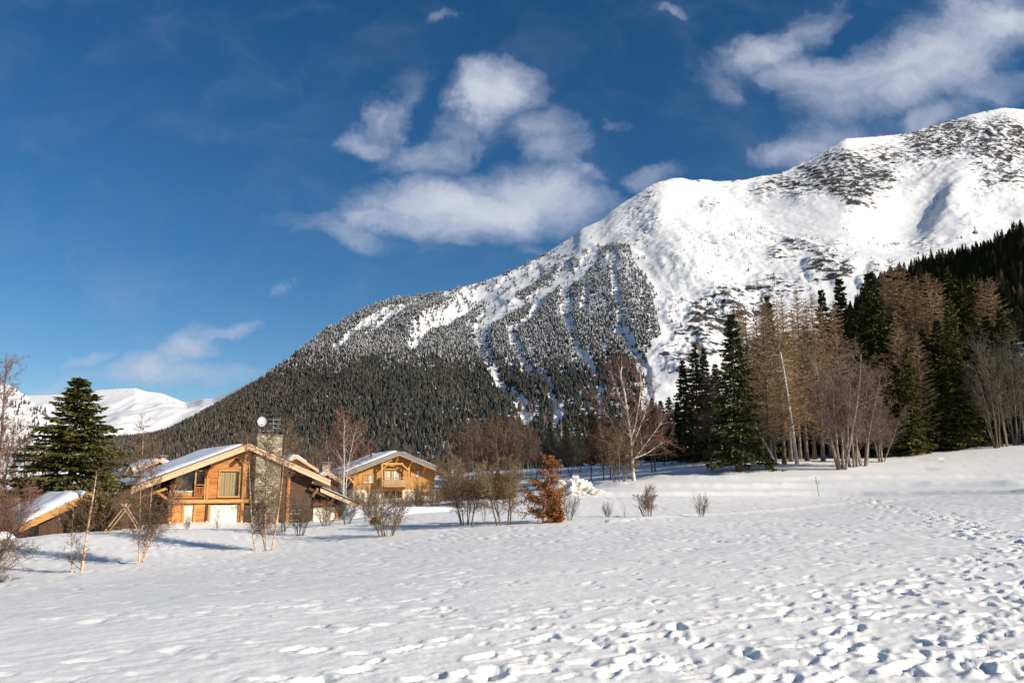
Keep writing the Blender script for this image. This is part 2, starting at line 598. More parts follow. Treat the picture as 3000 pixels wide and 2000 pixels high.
_gx0 = np.array([[p.x, p.y] for p in gp]) / 50.0
_gz0 = np.array([p.z for p in gp])


def _tps(r2):
    return np.where(r2 > 1e-12, 0.5 * r2 * np.log(np.maximum(r2, 1e-12)), 0.0)


_n = len(gp)
_K = _tps(((_gx0[:, None, :] - _gx0[None, :, :]) ** 2).sum(2)) + np.eye(_n) * 0.0006
_Q = np.concatenate([np.ones((_n, 1)), _gx0], 1)
_A = np.block([[_K, _Q], [_Q.T, np.zeros((3, 3))]])
_w = np.linalg.solve(_A, np.concatenate([_gz0, np.zeros(3)]))


def ground_np(x, y):
    x = np.asarray(x, float)
    y = np.asarray(y, float)
    r = np.hypot(x, y)
    s = np.minimum(1.0, 170.0 / np.maximum(r, 1e-6))        # beyond 170 m the height carries on level
    xs, ys_ = x * s / 50.0, y * s / 50.0
    z = np.full(x.shape, _w[_n]) + _w[_n + 1] * xs + _w[_n + 2] * ys_
    for i in range(_n):
        z = z + _w[i] * _tps((xs - _gx0[i, 0]) ** 2 + (ys_ - _gx0[i, 1]) ** 2)
    k = sstep(150, 420, r)
    return z * (1 - k) + np.minimum(z, 3.0) * k


def gz(x, y):
    return float(ground_np(np.array([x]), np.array([y]))[0])


def on_ground(px, py, dmax=170.0):
    """ground point seen at a photo pixel"""
    d = np.geomspace(3.0, dmax, 500)
    v = pix_dir(px, py)
    zz = EYE + v.z / v.y * d - ground_np(v.x / v.y * d, d)
    i = int(np.argmax(zz < 0)) if (zz < 0).any() else len(d) - 1
    dd = d[max(i, 0)]
    return Vector((v.x / v.y * dd, dd, gz(v.x / v.y * dd, dd)))


rngG = np.random.RandomState(3)


def trail(pts, step, width, jit, size):
    """rows of footprints following a line of photo pixels"""
    W3 = [on_ground(*p) for p in pts]
    out = []
    side = 1
    for a, b in zip(W3[:-1], W3[1:]):
        L = math.hypot(b.x - a.x, b.y - a.y)
        k = max(1, int(L / step))
        tx, ty = (b.x - a.x) / L, (b.y - a.y) / L
        for i in range(k):
            t = (i + rngG.uniform(-.25, .25)) / k
            o = side * width + rngG.normal(0, jit)
            side = -side
            out.append((a.x + (b.x - a.x) * t - ty * o, a.y + (b.y - a.y) * t + tx * o, math.atan2(ty, tx) + rngG.normal(0, .5), size * rngG.uniform(.45, 1.25)))
    return out


PRINTS = []
for k in range(3):
    PRINTS += trail([(2538, 1467), (2617, 1493), (2736, 1509), (2802, 1538), (2881, 1567), (2973, 1592), (3100, 1630)], 0.62, 0.22, 0.42, 1.5)
PRINTS += trail([(2480, 1452), (2560, 1472), (2520, 1458), (2560, 1462)], 0.3, 0.4, 0.8, 1.2)
for k in range(2):
    PRINTS += trail([(900, 2080), (1250, 1990), (1560, 1945), (1755, 1911), (2074, 1830), (2457, 1770), (2712, 1690), (2967, 1622), (3200, 1570)], 0.55, 0.2, 0.22, .9)
PRINTS += trail([(2950, 1640), (2700, 1720), (2520, 1810), (2440, 1900), (2400, 2050)], 0.6, .2, .2, .95)
for k in range(2):
    PRINTS += trail([(3050, 1700), (2930, 1790), (2860, 1880), (2800, 2050)], 0.45, .28, .3, 1.0)
PRINTS += trail([(1400, 1850), (1900, 1760), (2300, 1690), (2700, 1640)], 0.8, .2, .35, .7)
for k in range(320):        # scattered older prints, more of them towards the right
    px = 3000 * (1 - rngG.rand() ** 1.7 * 0.75)
    py = rngG.uniform(1600, 2000)
    p = on_ground(px, py)
    PRINTS.append((p.x, p.y, rad(34) + rngG.normal(0, .45), rngG.uniform(.35, .85)))

# polar sheet: dense in front of the lens, coarse behind, out past the foot of the mountains
ang = np.concatenate([np.linspace(-39, 39, 540), np.arange(43, 321, 6.0)])
ang = np.radians(ang)
rr = np.concatenate([[0.02, 0.6, 1.2, 2.0, 3.0, 4.2], np.geomspace(5.0, 165, 560), np.geomspace(172, 1500, 30)])
NA, NR = len(ang), len(rr)
AA, RR = np.meshgrid(ang, rr)
gx, gy = RR * np.sin(AA), RR * np.cos(AA)
gz_ = ground_np(gx, gy)
# photo pixel of each point, used to lay out the groomed tracks where they run
yc = CP * gy + SP * (gz_ - EYE)
zc = -SP * gy + CP * (gz_ - EYE)
inview = gy > 2
PX = np.where(inview, 1500 + F * gx / np.maximum(yc, .1), -9999)
PY = np.where(inview, 1000 - F * zc / np.maximum(yc, .1), -9999)
near = 1 - sstep(60, 150, RR)
groom = sstep(1470, 1440, PY) * sstep(1600, 2000, PX) * sstep(1355, 1385, PY) * inview * (RR > 40)
amp = 1.0 - 0.7 * groom
lump = np.zeros_like(gx)
lump += 0.09 * fbm(gx / 9, gy / 9, 3, seed=1)
lump += 0.034 * fbm(gx / 2.4, gy / 1.7, 3, seed=5)
# wind and sun have combed the crust at a slant
ca_, sa_ = math.cos(rad(34)), math.sin(rad(34))
al, ac = gx * ca_ + gy * sa_, -gx * sa_ + gy * ca_
wob_ = .10 * pnoise(gx * 1.1, gy * 1.1, 41)
al2, ac2 = al + wob_, ac + .8 * wob_
cup = ridged(al2 / 1.0, ac2 / 0.42, 3, 0.55, seed=9)
patch = sstep(-.25, .45, fbm(gx / 5, gy / 5, 2, seed=77))
farx = 1 + 1.5 * sstep(12, 40, RR)
lump += 0.017 * farx * cup * (0.55 + 0.8 * patch)
bite = sstep(0.16, 0.55, pnoise(al2 / 0.42, ac2 / 0.24, 21)) * sstep(-.1, .4, pnoise(gx / 2.2, gy / 2.2, 23))
lump -= 0.034 * farx * bite
lump += 0.011 * fbm(al / 0.26, ac / 0.10, 3, .6, seed=15) * (1 - .6 * sstep(14, 45, RR))
fade = sstep(1.0, 4.0, RR)
lump *= amp * fade * (0.35 + 0.65 * (1 - sstep(70, 160, RR)))
# footprints: steep-walled holes with thrown-up rims
for (fx, fy, fa, fs) in PRINTS:
    r0 = math.hypot(fx, fy)
    a0 = math.atan2(fx, fy)
    if r0 < 4.5 or r0 > 120:
        continue
    ext = 0.75 * fs
    j0 = np.searchsorted(rr, r0 - ext)
    j1 = np.searchsorted(rr, r0 + ext)
    da = ext / r0
    i0 = np.searchsorted(ang[:540], a0 - da)
    i1 = np.searchsorted(ang[:540], a0 + da)
    if i1 <= i0 or j1 <= j0:
        continue
    sx, sy = gx[j0:j1, i0:i1] - fx, gy[j0:j1, i0:i1] - fy
    ca, sa = math.cos(fa), math.sin(fa)
    lx, ly = (sx * ca + sy * sa) / (0.235 * fs), (-sx * sa + sy * ca) / (0.10 * fs)
    q = np.sqrt(lx * lx + ly * ly) + 0.42 * pnoise(sx * 6 + fx, sy * 6 + fy, 3) + .22 * pnoise(sx * 15 + fx, sy * 15 + fy, 4)
    lump[j0:j1, i0:i1] += fs * (-0.060 * sstep(1.2, 0.5, q) + 0.020 * np.exp(-((q - 1.55) / 0.35) ** 2))
# groomed tracks with broken berms, and the cut bank on the right
TRACKS = [([(1850, 1398), (2150, 1398), (2300, 1402), (2400, 1396), (2560, 1396), (2750, 1395), (3050, 1392)], .34, 3.0),
          ([(1700, 1420), (2000, 1420), (2150, 1422), (2400, 1420), (2600, 1419), (2850, 1418), (3050, 1414)], .42, 3.2),
          ([(1750, 1447), (2150, 1444), (2400, 1444), (2600, 1446), (2900, 1440), (3050, 1438)], .30, 3.2),
          ([(2380, 1347), (2600, 1348), (2690, 1344), (2755, 1345)], .20, 3.0)]
for line, h, wd in TRACKS:
    dist = seg_dist(PX, PY * 1.0, line)
    rough = 0.55 + 0.6 * np.clip(fbm(gx / 3.2, gy / 3.2, 3, .6, seed=31) + .35, 0, 1)
    lump += inview * (RR > 40) * h * np.exp(-(dist / wd) ** 2) * rough
    d2 = seg_dist(PX, PY - 4.5, line)
    lump -= inview * (RR > 40) * 0.5 * h * np.exp(-(d2 / (wd * 1.2)) ** 2)
line = [(2716, 1370), (2730, 1375), (2800, 1378), (2900, 1381), (3060, 1382)]
dist = seg_dist(PX, PY, line)
lump += inview * (RR > 60) * sstep(2700, 2770, PX) * (.24 * np.exp(-(np.maximum(0, dist) / 3.2) ** 2))
for line, h, wd in (([(1780, 1528), (1950, 1515), (2250, 1496), (2480, 1474), (2560, 1474)], .10, 2.6), ([(2540, 1474), (2650, 1462), (2750, 1453), (2800, 1452)], .09, 2.0)):
    dist = seg_dist(PX, PY, line)
    lump += inview * (RR > 30) * h * np.exp(-(dist / wd) ** 2)
# drifted brow in front of the chalets
gz_ = gz_ + lump
gv = np.stack([gx, gy, gz_], -1).reshape(-1, 3)
idx = np.arange(NA * NR).reshape(NR, NA)
nx = np.roll(idx, -1, 1)
gf = np.stack([idx[:-1], nx[:-1], nx[1:], idx[1:]], -1).reshape(-1, 4)[:, ::-1]
me = mesh_np('snow_field', gv, gf, [M['snow']], True)
ground = mobj('snow_field', me)
tag(ground, kind='structure')

# ------------------------------------------------------------------ mountains
def ridge_patch(name, pts, base_d, mat, ncol, nrow, power=1.2, zbase=-15.0, disp=None, back=600.0, rocky=None, soft=0.0):
    """slope rising from base_d to a ridge given as (px, py, distance)"""
    pts = np.array(pts, float)
    px = np.linspace(pts[0, 0], pts[-1, 0], ncol)
    ry = np.interp(px, pts[:, 0], pts[:, 1])
    rd = np.interp(px, pts[:, 0], pts[:, 2])
    if soft:
        kx = np.arange(-30, 31)
        kw = np.exp(-.5 * (kx * (px[1] - px[0]) / soft) ** 2)
        ry = np.convolve(np.pad(ry, 30, mode='edge'), kw / kw.sum(), 'valid')
    cx, cy = (px - 1500) / F, -(ry - 1000) / F
    tz = (SP + CP * cy) / (CP - SP * cy)
    zr = EYE + tz * rd
    def blur(a, sig):
        kx = np.arange(-int(3 * sig), int(3 * sig) + 1)
        kw = np.exp(-.5 * (kx / sig) ** 2)
        kw /= kw.sum()
        return np.convolve(np.pad(a, len(kx) // 2, mode='edge'), kw, 'valid')
    sg_ = 90.0 / (px[1] - px[0])
    zs, rs_ = blur(zr, sg_), blur(rd, sg_)
    t = np.linspace(0, 1, nrow) ** 0.9
    nb = 14
    T, _ = np.meshgrid(t, px, indexing='ij')
    bd = np.minimum(base_d, rs_ * .8)
    bl = sstep(.62, 1.0, T) ** 2
    D = bd[None] + (rs_ - bd)[None] * T + (rd - rs_)[None] * bl
    Zm = zbase + (zs - zbase)[None] * T ** power + (zr - zs)[None] * bl
    # back of the ridge
    tb = np.linspace(0, 1, nb + 1)[1:]
    Db = rd[None] + back * tb[:, None]
    Zb = zr[None] - back * 0.55 * tb[:, None] ** 1.1
    D, Zm = np.concatenate([D, Db]), np.concatenate([Zm, Zb])
    Xm = cx[None] * (CP * D + SP * (Zm - EYE))
    TT = np.concatenate([T, 1 + np.repeat(tb[:, None], ncol, 1)])
    PXm = np.repeat(px[None], nrow + nb, 0)
    el = (Zm - EYE) / D
    # photo row of each point
    cyv = (el * CP - SP) / (CP + el * SP)
    PYm = 1000 - cyv * F
    rock = np.zeros_like(D)
    if rocky is not None:
        rock = rocky(PXm, PYm, TT)
    if disp is not None:
        Zm = Zm + disp(Xm, D, PXm, PYm, TT, rock)
    V = np.stack([Xm, D, Zm], -1)
    n = nrow + nb
    ix = np.arange(n * ncol).reshape(n, ncol)
    f = np.stack([ix[:-1, :-1], ix[:-1, 1:], ix[1:, 1:], ix[1:, :-1]], -1).reshape(-1, 4)
    me = mesh_np(name, V.reshape(-1, 3), f, [mat], True)
    at = me.attributes.new('rock', 'FLOAT', 'POINT')
    at.data.foreach_set('value', rock.ravel().astype(np.float32))
    o = mobj(name, me)
    tag(o, kind='structure')
    return o, V, PXm, PYm, nrow


RIDGE = [(230, 1300, 1500), (300, 1296, 1600), (446, 1283, 1800), (491, 1270, 1900), (580, 1222, 2000), (670, 1170, 2150), (750, 1124, 2250), (830, 1064, 2350),
         (900, 1008, 2450), (960, 963, 2500), (1060, 907, 2600), (1150, 878, 2650), (1275, 862, 2750), (1403, 829, 2850), (1505, 790, 2900), (1594, 746, 3000), (1684, 689, 3100),
         (1700, 672, 3100), (1763, 645, 3150), (1798, 612, 3200), (1838, 587, 3250), (1901, 547, 3300), (1947, 528, 3350), (1987, 521, 3400), (2033, 530, 3450),
         (2059, 525, 3500), (2096, 533, 3550), (2142, 532, 3600), (2165, 527, 3620), (2185, 531, 3650), (2205, 520, 3700), (2274, 512, 3750), (2308, 498, 3800),
         (2354, 478, 3850), (2423, 438, 3900), (2475, 406, 3950), (2527, 403, 4000), (2618, 397, 4100), (2664, 392, 4150), (2779, 357, 4300), (2848, 336, 4350),
         (2940, 317, 4450), (3000, 323, 4500), (3100, 300, 4600), (3300, 330, 4700)]
GULLY = [([(1650, 811), (1660, 880), (1670, 957), (1695, 1015), (1733, 1085), (1759, 1142), (1765, 1200)], 17, 8),
         ([(1497, 957), (1510, 1015), (1548, 1085), (1600, 1110), (1622, 1174), (1631, 1255)], 14, 9),
         ([(1446, 900), (1405, 976), (1433, 1072), (1478, 1142), (1529, 1193), (1540, 1240)], 27, 10),
         ([(1816, 919), (1823, 970), (1867, 1047), (1893, 1104), (1900, 1200)], 12, 14),
         ([(1153, 906), (1080, 955), (987, 1021)], 9, 7), ([(1223, 887), (1150, 930), (1070, 983)], 12, 8),
         ([(1421, 850), (1340, 900), (1230, 975), (1215, 1010)], 30, 14), ([(1574, 791), (1500, 820), (1421, 868)], 18, 14),
         ([(1660, 790), (1612, 850), (1520, 890), (1433, 932)], 15, 13), ([(1740, 740), (1700, 800), (1660, 830)], 20, 14),
         ([(1600, 850), (1560, 920), (1510, 960)], 13, 9), ([(1720, 850), (1700, 930), (1672, 960)], 10, 5), ([(1790, 740), (1805, 830), (1816, 919)], 13, 9)]


def gully_val(px, py):
    best = np.zeros(np.shape(px))
    wob = 15 * pnoise(px / 38, py / 50, 61) + 7 * pnoise(px / 12, py / 14, 62)
    for line, w0, w1 in GULLY:
        t = np.clip((py - line[0][1]) / max(1.0, line[-1][1] - line[0][1]), 0, 1)
        wd = w0 + (w1 - w0) * t
        d = seg_dist(px, py, line)
        best = np.maximum(best, sstep(1.35, .75, (d + wob * .6) / wd))
    return best


ROCKS = [(2320, 545, 190, 70, .80), (2480, 510, 230, 100, .90), (2500, 560, 120, 75, .9), (2640, 460, 200, 70, .78), (2800, 410, 260, 100, .88), (2930, 420, 200, 120, .86), (2960, 520, 180, 80, .72),
         (2120, 930, 150, 110, .86), (2200, 890, 130, 70, .80), (2300, 850, 140, 60, .68), (2350, 745, 170, 50, .76), (2440, 800, 110, 60, .84), (2560, 840, 60, 60, .72), (2680, 700, 130, 30, .62),
         (2060, 1010, 120, 90, .76), (2000, 1060, 110, 110, .72), (1900, 575, 60, 40, .55), (2085, 600, 60, 40, .62), (2160, 570, 110, 40, .45), (1880, 640, 90, 120, .52), (2240, 740, 200, 100, .48), (2050, 760, 160, 120, .44),
         (2770, 600, 120, 60, .42), (2850, 640, 80, 40, .48), (2240, 960, 100, 120, .55), (1980, 900, 60, 120, .46), (2900, 560, 120, 60, .55)]


def rock_main(px, py, t):
    r = np.zeros_like(px)
    wx_ = px + 26 * pnoise(px / 60, py / 60, 71)
    wy_ = py + 26 * pnoise(px / 60, py / 60, 72)
    for cx, cy, rx, ry, s in ROCKS:
        r = np.maximum(r, s * sstep(1.25, .35, np.hypot((wx_ - cx) / rx, (wy_ - cy) / ry)))
    crest = sstep(.955, .995, t) * sstep(1840, 1900, px) * .55
    return np.clip(np.maximum(r, crest), 0, 1)


def disp_main(x, y, px, py, t, rock):
    crestf = 1 - sstep(.84, 1.0, t) * (t <= 1.0) * .90
    crestf = np.where(t > 1, 0.15, crestf)
    # ribs and gullies run down the fall line
    k = .15 + .90 * sstep(1500, 2700, px)
    q_ = np.sqrt(1 + k * k)
    s, al_ = (x - k * y) / q_, (y + k * x) / q_
    s = s + 60 * fbm(x / 500, y / 500, 2, .5, seed=99)
    dz = 40 * fbm(s / 420, al_ / 1100, 3, .5, seed=101) + 15 * ridged(s / 260, al_ / 700, 3, .5, seed=111)
    dz += 5 * fbm(x / 100, y / 160, 3, .5, seed=121)
    dz = dz * crestf * sstep(0, .15, t)
    # carved couloirs
    dz -= 6 * gully_val(px, py) * (t < 1)
    cr = ridged(s / 70, al_ / 130, 4, .62, seed=131)
    dz += rock ** 2 * 30 * cr * np.where(t > 1, .4, .35 + .65 * crestf)
    dz += 3.5 * fbm(x / 26, y / 26, 2, .5, seed=141) * (.5 + rock)
    # the great bowl on the right
    dz -= 60 * np.exp(-(((px - 2640) / 110) ** 2 + ((py - 640) / 80) ** 2)) * crestf
    dz += 38 * np.exp(-(((px - 2790 + (py - 580) * .4) / 45) ** 2 + ((py - 580) / 60) ** 2)) * crestf
    return dz


mountain, MV, MPX, MPY, MROW = ridge_patch('mountain', RIDGE, 1050.0, M['mountain'], 860, 330, 1.18, -15.0, disp_main, rocky=rock_main, soft=9.0)

FARR = [(-350, 1130, 6800), (80, 1158, 6800), (161, 1155, 6800), (286, 1142, 6900), (340, 1138, 6900), (397, 1136, 6900), (424, 1145, 6900), (473, 1151, 6900), (513, 1167, 6800), (545, 1179, 6700),
        (570, 1174, 6600), (594, 1167, 6500), (625, 1168, 6400), (670, 1151, 6300), (750, 1111, 6200), (830, 1068, 6100), (900, 1050, 6000)]


def disp_far(x, y, px, py, t, rock):
    c = (1 - sstep(.8, 1.0, t)) * (t <= 1) * sstep(0, .2, t)
    return c * (110 * fbm(x / 900, y / 1700, 3, .5, seed=201) + 35 * ridged(x / 420, y / 900, 3, .5, seed=205))


far_mtn, FV, FPX, FPY, FROW = ridge_patch('far_mountain', FARR, 3300.0, M['mountain'], 200, 110, 1.5, -10.0, disp_far, rocky=lambda a, b, t: np.full_like(a, .04))
LEFTR = [(-500, 1010, 2300), (-100, 1075, 2100), (0, 1116, 2000), (40, 1133, 1980), (75, 1158, 1950), (110, 1190, 1900), (150, 1222, 1850), (210, 1268, 1750), (290, 1300, 1600)]


def disp_left(x, y, px, py, t, rock):
    c = (1 - sstep(.8, 1.0, t)) * (t <= 1) * sstep(0, .2, t)
    return c * (22 * fbm(x / 160, y / 300, 3, .5, seed=211)) + 3 * fbm(x / 30, y / 30, 2, .5, seed=217)


left_hill, LV, LPX, LPY, LROW = ridge_patch('left_hill', LEFTR, 900.0, M['mountain'], 150, 100, 1.1, -12.0, disp_left, rocky=lambda a, b, t: np.full_like(a, .25))
HILLR = [(2120, 1330, 900), (2300, 1150, 960), (2450, 960, 960), (2560, 842, 930), (2641, 803, 880), (2733, 770, 820), (2848, 752, 740), (2917, 731, 690), (3000, 688, 640), (3150, 600, 590),
         (3400, 420, 560), (3700, 200, 540), (4200, -150, 520), (4800, -400, 500), (5400, -200, 500)]  # unseen rise past the right edge, added to shade the wooded hill


def disp_hill(x, y, px, py, t, rock):
    return 5 * fbm(x / 70, y / 70, 3, .5, seed=221) * (t <= 1)


hill, HV, HPX, HPY, HROW = ridge_patch('forest_hill', HILLR, 210.0, M['forest_floor'], 200, 80, 1.0, 2.0, disp_hill, back=200)


# ------------------------------------------------------------------ far woods (uncountable, instanced on points)
def far_tree_mesh(name, seed, kind):
    r = random.Random(seed)
    vs, fs, mi = [], [], []
    tiers = 5 if kind != 'larch' else 6
    H = 1.0
    for t in range(tiers):
        z0 = 0.06 + 0.80 * t / tiers
        z1 = min(1.0, z0 + (0.42 if t < tiers - 1 else 0.22))
        R = (0.195 if kind != 'larch' else 0.15) * (1 - t / (tiers + .3)) ** 0.85
        n = 6
        b = len(vs)
        a0 = r.uniform(0, 6)
        for k in range(n):
            a = a0 + 2 * math.pi * k / n
            q = R * r.uniform(.6, 1.25)
            vs.append((q * math.cos(a), q * math.sin(a), z0 + r.uniform(-.04, .03)))
        vs.append((r.uniform(-.01, .01), r.uniform(-.01, .01), z1))
        for k in range(n):
            if kind == 'larch' and r.random() < .3:
                continue
            fs.append([b + k, b + (k + 1) % n, b + n])
            if kind == 'dust':
                mi.append(1 if r.random() < .36 else 0)
            elif kind == 'larchdust':
                mi.append(1 if r.random() < .25 else 0)
            else:
                mi.append(0)
    base = M['far_larch'] if 'larch' in kind else M['far_tree']
    me = mesh_np(name, vs, fs, [base, M['far_dust']], False, mi)
    return me


def point_forest(name, pts, rots, scales, kinds, protos, label, cat):
    """one object: woods instanced on points; kinds picks a prototype"""
    coll = bpy.data.collections.new(name + '_kinds')
    for i, m in enumerate(protos):
        o = bpy.data.objects.new('%s_kind_%02d' % (name, i), m)
        coll.objects.link(o)
    me = bpy.data.meshes.new(name)
    me.vertices.add(len(pts))
    me.vertices.foreach_set('co', np.asarray(pts, np.float32).ravel())
    for nm, ty, dat in (('rz', 'FLOAT', rots), ('kind_index', 'INT', kinds)):
        at = me.attributes.new(nm, ty, 'POINT')
        at.data.foreach_set('value', np.asarray(dat, np.float32 if ty == 'FLOAT' else np.int32))
    at = me.attributes.new('size', 'FLOAT_VECTOR', 'POINT')
    at.data.foreach_set('vector', np.asarray(scales, np.float32).ravel())
    o = mobj(name, me)
    ng = bpy.data.node_groups.new(name + '_scatter', 'GeometryNodeTree')
    ng.interface.new_socket('Geometry', in_out='INPUT', socket_type='NodeSocketGeometry')
    ng.interface.new_socket('Geometry', in_out='OUTPUT', socket_type='NodeSocketGeometry')
    g = NT(ng)
    gi = g.new('NodeGroupInput')
    go = g.new('NodeGroupOutput')

    def attr(nm, ty):
        nd = g.new('GeometryNodeInputNamedAttribute', data_type=ty)
        nd.inputs['Name'].default_value = nm
        return nd.outputs['Attribute']
    ci = g.new('GeometryNodeCollectionInfo')
    ci.inputs['Collection'].default_value = coll
    ci.inputs['Separate Children'].default_value = True
    ci.inputs['Reset Children'].default_value = True
    cb = g.new('ShaderNodeCombineXYZ', ins={2: attr('rz', 'FLOAT')})
    ip = g.new('GeometryNodeInstanceOnPoints')
    m2p = g.new('GeometryNodeMeshToPoints', ins={0: gi.outputs[0]})
    g.l.new(m2p.outputs[0], ip.inputs['Points'])
    g.l.new(ci.outputs[0], ip.inputs['Instance'])
    ip.inputs['Pick Instance'].default_value = True
    g.l.new(attr('kind_index', 'INT'), ip.inputs['Instance Index'])
    g.l.new(cb.outputs[0], ip.inputs['Rotation'])
    g.l.new(attr('size', 'FLOAT_VECTOR'), ip.inputs['Scale'])
    g.l.new(ip.outputs[0], go.inputs[0])
    md = o.modifiers.new('scatter', 'NODES')
    md.node_group = ng
    tag(o, label, cat, kind='stuff')
    return o


def sample_patch(rng, V, PXm, PYm, nrow, n, dens, tmax=1.0):
    """random points on a slope, kept with probability dens(px,py)"""
    ncol = V.shape[1]
    c = rng.uniform(0, ncol - 1.001, n)
    r = rng.uniform(0, (nrow - 1) * tmax - .001, n)
    ci, ri = c.astype(int), r.astype(int)
    fc, fr = (c - ci)[:, None], (r - ri)[:, None]

    def bil(Aq):
        q = Aq.reshape(Aq.shape[0], Aq.shape[1], -1)
        return (q[ri, ci] * (1 - fc) + q[ri, ci + 1] * fc) * (1 - fr) + (q[ri + 1, ci] * (1 - fc) + q[ri + 1, ci + 1] * fc) * fr
    pt = bil(V)
    px = bil(PXm)[:, 0]
    py = bil(PYm)[:, 0]
    keep = rng.rand(n) < dens(px, py) * pt[:, 1] / V[:, :, 1].max()
    return pt[keep], px[keep], py[keep]


def inpoly(px, py, poly):
    c = np.zeros(np.shape(px), bool)
    n = len(poly)
    for i in range(n):
        x0, y0 = poly[i]
        x1, y1 = poly[(i + 1) % n]
        cond = (y0 > py) != (y1 > py)
        xi = (x1 - x0) * (py - y0) / (y1 - y0 + 1e-9) + x0
        c ^= cond & (px < xi)
    return c


POLY_DENSE = [(200, 1320), (750, 1130), (900, 1040), (1000, 1010), (1130, 1010), (1200, 1020), (1300, 960), (1390, 965), (1400, 1060), (1470, 1160), (1540, 1260), (1560, 1500), (200, 1500)]
POLY_MID = [(560, 1230), (750, 1121), (960, 960), (1150, 872), (1260, 862), (1450, 880), (1400, 1000), (1200, 1060), (900, 1100)]
POLY_R = [(1380, 985), (1440, 940), (1500, 880), (1560, 830), (1630, 775), (1720, 735), (1790, 705), (1840, 712), (1895, 800), (1920, 850), (1935, 990), (1900, 1030), (1890, 1180), (1990, 1260), (2000, 1500), (1500, 1500), (1540, 1240), (1420, 1100)]


def dens_main(px, py):
    wob = 30 * fbm(px / 42, py / 60, 3, .6, seed=300)
    a = inpoly(px + wob, py + wob * .6, POLY_DENSE) * 1.0
    b = inpoly(px + wob, py + wob * .6, POLY_MID) * (.36 + .60 * sstep(-.2, .2, fbm((px + py) / 26, (py - .6 * px) / 70, 2, seed=310)))
    c = inpoly(px + wob, py + wob * .6, POLY_R) * (.42 + .75 * sstep(-.3, .1, fbm((px - .25 * py) / 24, py / 75, 2, seed=320)))
    d = np.maximum(np.maximum(a, b), c)
    hi = sstep(1000, 760, py)
    d = d * (1 - .35 * hi)
    d = d * (1 - gully_val(px, py) * (.80 + .18 * sstep(-.2, .2, fbm(px / 18, py / 26, 2, seed=325))))
    ridge_y = np.interp(px, [q[0] for q in RIDGE], [q[1] for q in RIDGE])
    d = np.maximum(d, .55 * (np.abs(py - ridge_y - 3) < 5) * ((px > 950) & (px < 1600)) * sstep(-.1, .2, fbm(px / 20, py * 0, 1, seed=330)))
    d = np.maximum(d, .18 * ((py - ridge_y) < 60) * ((px > 1150) & (px < 1700)) * (fbm(px / 18, py / 18, 1, seed=332) > .15))
    # scattered trees on the open snow
    sc_ = ((px > 1900) & (py > 640) & (py < 1150)) | ((px > 1700) & (px <= 1900) & (py > 600))
    cl = sstep(.20, .5, fbm(px / 55, py / 40, 3, .6, seed=340))
    top = sstep(600, 760, py)
    d = np.maximum(d, sc_ * (.012 + .16 * cl) * top * (py < 1010))
    return d


rngF = np.random.RandomState(11)
pt, px_, py_ = sample_patch(rngF, MV, MPX, MPY, MROW, 420000, dens_main)
n = len(pt)
protos = [far_tree_mesh('far_spruce_shape', 1, 'spruce'), far_tree_mesh('far_spruce_shape', 2, 'spruce'), far_tree_mesh('far_spruce_shape', 3, 'spruce'),
          far_tree_mesh('far_dusted_shape', 4, 'dust'), far_tree_mesh('far_dusted_shape', 5, 'dust'), far_tree_mesh('far_dusted_shape', 8, 'dust'),
          far_tree_mesh('far_larch_shape', 6, 'larch'), far_tree_mesh('far_larch_shape', 7, 'larchdust')]
# snow lies on the trees above a slanting line; larches crowd the left flank and the crest
snowline = np.interp(px_, [300, 750, 1100, 1400, 1650, 2000, 3000], [1130, 1090, 1075, 1085, 1090, 1030, 1000])
pd = np.clip((snowline + 45 * fbm(px_ / 90, py_ / 60, 2, seed=350) - py_) / 90 + .25, 0, .85)
lf = np.interp(px_, [300, 800, 1100, 1500, 2000], [.78, .55, .33, .22, .12]) + .25 * fbm(px_ / 110, py_ / 60, 2, seed=355)
u1, u2, u3 = rngF.rand(n), rngF.rand(n), rngF.randint(0, 3, n)
dust = u1 < pd
lar = u2 < lf
kinds = np.where(lar, np.where(dust, 7, 6), np.where(dust, 3 + u3, u3))
hgt = rngF.uniform(10, 19, n) * np.interp(py_, [550, 800, 1000, 1300], [.50, .72, .92, .95])
open_ = (px_ > 1900) & (py_ < 1010)
hgt = np.where(open_, hgt * rngF.uniform(.5, 1.0, n), hgt)
sx = hgt * rngF.uniform(1.0, 1.5, n)
pt[:, 2] -= 0.6
point_forest('mountain_forest', pt, rngF.uniform(0, 6.28, n), np.stack([sx, sx, hgt], -1), kinds, protos,
             'conifer woods dusted with snow covering the lower flanks of the mountain', 'forest')
print('mountain trees', n)
pt, px_, py_ = sample_patch(rngF, LV, LPX, LPY, LROW, 5200, lambda a, b: .12 + .8 * sstep(-.05, .3, fbm(a / 26, b / 22, 2, seed=360)) + .6 * sstep(1230, 1300, b))
n = len(pt)
hgt = rngF.uniform(7, 15, n)
point_forest('left_hill_forest', pt, rngF.uniform(0, 6.28, n), np.stack([hgt, hgt, hgt], -1), rngF.choice([0, 1, 3, 6, 6, 6], n), protos,
             'sparse bare woods on the snowy slope at the left edge', 'forest')
pt, px_, py_ = sample_patch(rngF, FV, FPX, FPY, FROW, 1500, lambda a, b: .06 + .5 * sstep(1200, 1300, b) * sstep(.0, .3, fbm(a / 30, b / 14, 2, seed=370)))
n = len(pt)
hgt = rngF.uniform(10, 20, n)
point_forest('far_mountain_forest', pt, rngF.uniform(0, 6.28, n), np.stack([hgt, hgt, hgt], -1), rngF.choice([0, 1, 2], n), protos,
             'tiny scattered trees on the distant snowfields at left', 'forest')


def on_patch(V, PXm, PYm, nrow, px, py):
    k = np.hypot(PXm[:nrow] - px, PYm[:nrow] - py)
    i = np.unravel_index(np.argmin(k), k.shape)
    return Vector(V[i])

